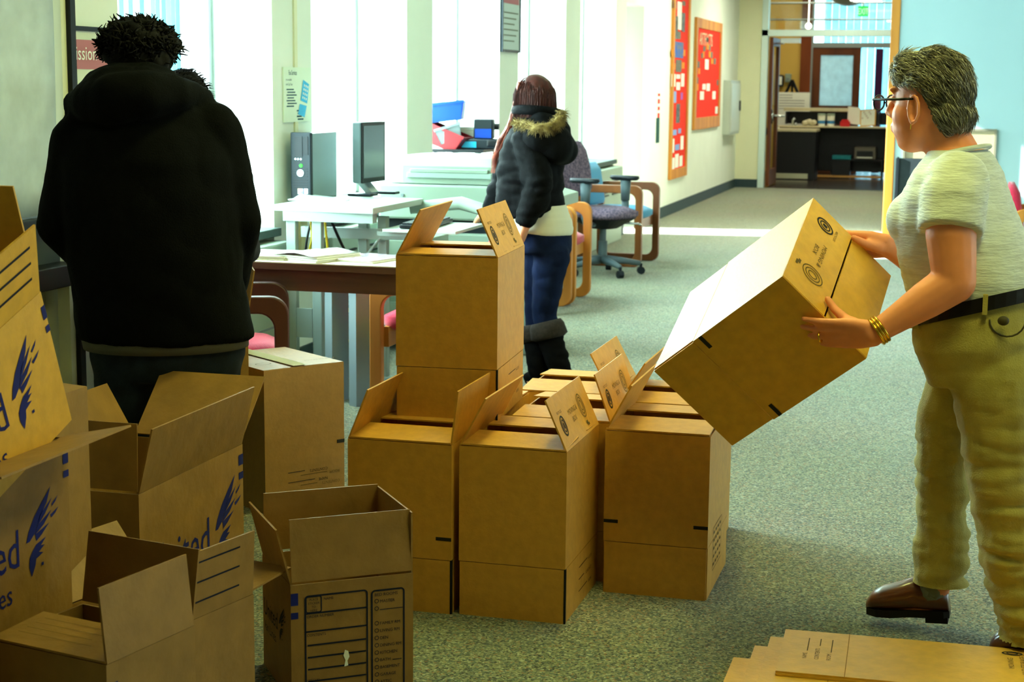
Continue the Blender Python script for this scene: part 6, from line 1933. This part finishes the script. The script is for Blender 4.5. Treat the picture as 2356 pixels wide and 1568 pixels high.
hand(wb, wB, (-0.6, 0.6, -0.4), (0.3, 0.3, -0.8), (0.5, 0.8, 0), [(0.2, 0.3, 0.3)] * 4, s=0.95)
wb.chain([(V((0.0938, -0.05, 0.0968)), 0.04), (V((0.0408, 0.05, 0.0528)), 0.03)])
wb.chain([(V((-0.014, 0.03, 0.077)), 0.04), (V((-0.0519, 0.1, 0.0469)), 0.03)])
bo2 = organic('person', wb, SKINM, voxel=0.0075, smooth=4)
bo2.matrix_world = Matrix.Translation(Vector(((-1.9201, 7.5661, 0), 0.24853)[0])) @ Matrix.Rotation(((-1.9201, 7.5661, 0), 0.24853)[1], 4, 'Z')
tag(bo2, 'long-haired woman in a dark parka with a fur-trimmed hood', 'person')
PARKA = mat('charcoal_parka', (9, 10, 12), 0.75, var=0.2, vscale=25, bump=0.25, bscale=240, spec=0.06)
jm = MB()
jm.loft([(c, BL_ * a, BF * b) for c, a, b in jk], 32)
jm.chain([(sA, 0.085), (sA.lerp(eA, 0.5), 0.078), (eA, 0.070), (eA.lerp(wA, 0.5), 0.064), (wA + Zv * 0.03, 0.054)])
jm.chain([(sB, 0.08), (eB, 0.066), (wB.lerp(eB, 0.1), 0.05)])
def jk_disp(p, n):
    q = math.sin(p.z * 62 + 1.6 * noise.noise(p * 6))
    return 0.004 * (abs(q) - 0.6) + fold(p, 7, 16, 0.011)
organic('parka', jm, PARKA, bo2, voxel=0.0085, smooth=4, disp=jk_disp)
hq = MB()
hq.chain([(V((-0.098, -0.1, 1.26)), 0.055), (V((-0.0268, -0.17, 1.219)), 0.085), (V((0.0434, -0.15, 1.195)), 0.092), (V((0.0826, -0.08, 1.163)), 0.075)])
hq.chain([(V((-0.0178, -0.1, 1.282)), 0.06), (V((0.063, -0.1, 1.253)), 0.06)])
organic('hood', hq, PARKA, bo2, voxel=0.0085, smooth=6, disp=lambda p, n: fold(p, 8, 8, 0.006))
# standing collar
MB().tube([V((-0.037, 0, 1.334)) + BL_ * 0.098 * math.cos(a) + BF * 0.098 * math.sin(a) + Zv * 0.012 * math.cos(a) for a in [2 * PI * k / 24 for k in range(24)]], 0.025, 10, closed=True).build('collar', PARKA, bo2, smooth=True)
# fur trim
fp = [V(p) for p in ((-0.1361, -0.12, 1.286), (-0.0972, -0.18, 1.282), (-0.0469, -0.24, 1.268), (0.0045, -0.25, 1.269), (0.0438, -0.23, 1.284), (0.0715, -0.19, 1.311), (0.0795, -0.14, 1.338))]
FUR = mat('tan_fur', (158, 138, 84), 0.85, rgb2=(104, 84, 46), vscale=40)
MB().tube(fp, [0.012, 0.018, 0.02, 0.021, 0.02, 0.018, 0.012], 8).build('fur_band', FUR, bo2, smooth=True)
rng = random.Random(9)
fr_ = []
for k in range(1500):
    s = rng.uniform(0, len(fp) - 1.001)
    i = int(s)
    p = fp[i].lerp(fp[i + 1], s - i)
    d = Vector((rng.gauss(0, 1), rng.gauss(0, 1) - 0.5, rng.gauss(0, 1) - 0.15)).normalized()
    L_ = rng.uniform(0.018, 0.036)
    fr_.append(([p + d * 0.012, p + d * (0.012 + L_ * 0.5) - Zv * 0.002, p + d * (0.012 + L_) - Zv * 0.008], 0.0016))
strands('fur_trim', fr_, bo2, FUR)
# hair: smooth crown and a long fall in front of the shoulder
AUB = mat('auburn_hair', (72, 26, 20), 0.45, rgb2=(52, 20, 16), vscale=30, stretch=(3, 3, 0.4), spec=0.25)
hb = MB()
hb.ell(BC - BF * 0.004 + Zv * 0.004, (0.100, 0.086, 0.112), 26, 16, M=Mb)
hb.ell(BC - BF * 0.015 - Zv * 0.07, (0.094, 0.096, 0.10), 22, 14, M=Mb)
hair2 = organic('hair', hb, AUB, bo2, voxel=0.0075, smooth=3, disp=lambda p, n: 0.002 * noise.noise(Vector((p.x * 60, p.y * 60, p.z * 8))), keep=lambda p: (p - BC).dot(BF) < 0.045 or p.z > BC.z + 0.05)
rng = random.Random(21)
hs, hr = [], []
for k in range(1500):
    a, zz = rng.uniform(0, 2 * PI), rng.uniform(0.1, 1.0)
    rr = math.sqrt(1 - zz * zz)
    d = Vector((rr * math.cos(a), rr * math.sin(a), zz))
    p0 = BC + Mb @ Vector((d.x * 0.100, d.y * 0.087, d.z * 0.113))
    if (p0 - BC).dot(BF) > 0.06 and zz < 0.6:
        continue
    e = BC + Mb @ Vector((d.x * 0.106 / max(rr, 0.3), d.y * 0.100 / max(rr, 0.3), -0.17))
    m1 = BC + Mb @ Vector((d.x * 0.103 / max(rr, 0.55), d.y * 0.091 / max(rr, 0.55), 0.02))
    e = e + Vector((rng.uniform(-.012, .012), rng.uniform(-.012, .012), rng.uniform(-.03, .05)))
    m1 = m1 + (m1 - BC) * rng.uniform(-0.05, 0.03)
    hs.append(([p0, p0.lerp(m1, 0.5) + (p0 - BC) * 0.05, m1, m1.lerp(e, 0.6), e], rng.uniform(0.0014, 0.0026)))
strands('hair_locks', hs, bo2, AUB)
for k in range(380):
    t_ = rng.random()
    p0 = V((-0.1151, -0.01, 1.426)) + Vector((rng.uniform(-.015, .02), rng.uniform(-.03, .05), rng.uniform(-.02, .05)))
    p1 = V((-0.159, 0.02, 1.278)) + Vector((rng.uniform(-.015, .012), rng.uniform(-.03, .05), rng.uniform(-.01, .01)))
    p2 = V((-0.2116, 0.03, 1.186)) + Vector((rng.uniform(-.012, .012), rng.uniform(-.03, .05), rng.uniform(-.02, .02)))
    p3 = V((-0.2441, 0.04, 1.093)) + Vector((rng.uniform(-.01, .01), rng.uniform(-.03, .05), rng.uniform(-.05, .03)))
    hr.append(([p0, p1, p2, p3], 0.0026))
strands('long_hair_fall', hr, bo2, mat('copper_hair', (176, 84, 52), 0.4, rgb2=(120, 50, 34), vscale=30, spec=0.6))
# shirt, jeans, boots
sh2 = MB()
sh2.loft([(c, BL_ * a, BF * b) for c, a, b in ((V((0.0068, 0, 0.7577)), 0.140, 0.120), (V((0.0045, 0, 0.7803)), 0.152, 0.131), (V((-0.0044, -0, 0.8317)), 0.152, 0.130), (V((-0.0278, 0, 0.9033)), 0.145, 0.125))], 30)
organic('undershirt', sh2, mat('white_jersey', (206, 204, 184), 0.9, sheen=0.2), bo2, voxel=0.0085, smooth=4, disp=lambda p, n: 0.003 * noise.noise(Vector((p.x * 6, p.y * 6, p.z * 60))))
jb = MB()
jb.loft([(c, BL_ * a, BF * b) for c, a, b in hpb], 28)
for lg in (l1, l2):
    jb.chain([(V(p), r) for p, r in lg[:4]])
organic('jeans', jb, mat('navy_denim', (14, 24, 50), 0.85, var=0.25, vscale=16, bump=0.25, bscale=300, spec=0.08), bo2, voxel=0.0095, smooth=4, disp=lambda p, n: fold(p, 6, 14, 0.006))
BOOT = mat('black_suede', (8, 8, 9), 0.9, var=0.2, vscale=40, spec=0.06)
for lg, ft_, toe in ((l1, (0.0999, -0.05, 0.1053), (0.0324, 0.05, 0.0527)), (l2, (-0.0141, 0.03, 0.0855), (-0.0563, 0.11, 0.0493))):
    bm2 = MB()
    bm2.chain([(V(lg[2][0]) * 0.35 + V(lg[3][0]) * 0.65, 0.066), (V(lg[3][0]) * 0.4 + V(lg[4][0]) * 0.6, 0.06), (V(ft_), 0.048), (V(toe), 0.036)])
    fz = min(V(ft_).z, V(toe).z) - 0.04
    b_o = organic('boot', bm2, BOOT, bo2, voxel=0.0095, smooth=4, disp=lambda p, n: fold(p, 6, 24, 0.008))
    cf = MB()
    k0, k1 = V(lg[2][0]) * 0.75 + V(lg[3][0]) * 0.25, V(lg[2][0]) * 0.25 + V(lg[3][0]) * 0.75
    ax = (k1 - k0).normalized()
    e1 = ax.cross(Y_).normalized()
    e2 = ax.cross(e1)
    cf.loft([(k0, e1 * 0.072, e2 * 0.072), (k0.lerp(k1, 0.3), e1 * 0.084, e2 * 0.084), (k1, e1 * 0.090, e2 * 0.090), (k1 + ax * 0.012, e1 * 0.07, e2 * 0.07)], 22)
    cf.build('boot_cuff', mat('dark_brown_cuff', (44, 38, 34), 0.95, var=0.2, vscale=60), b_o, smooth=True)
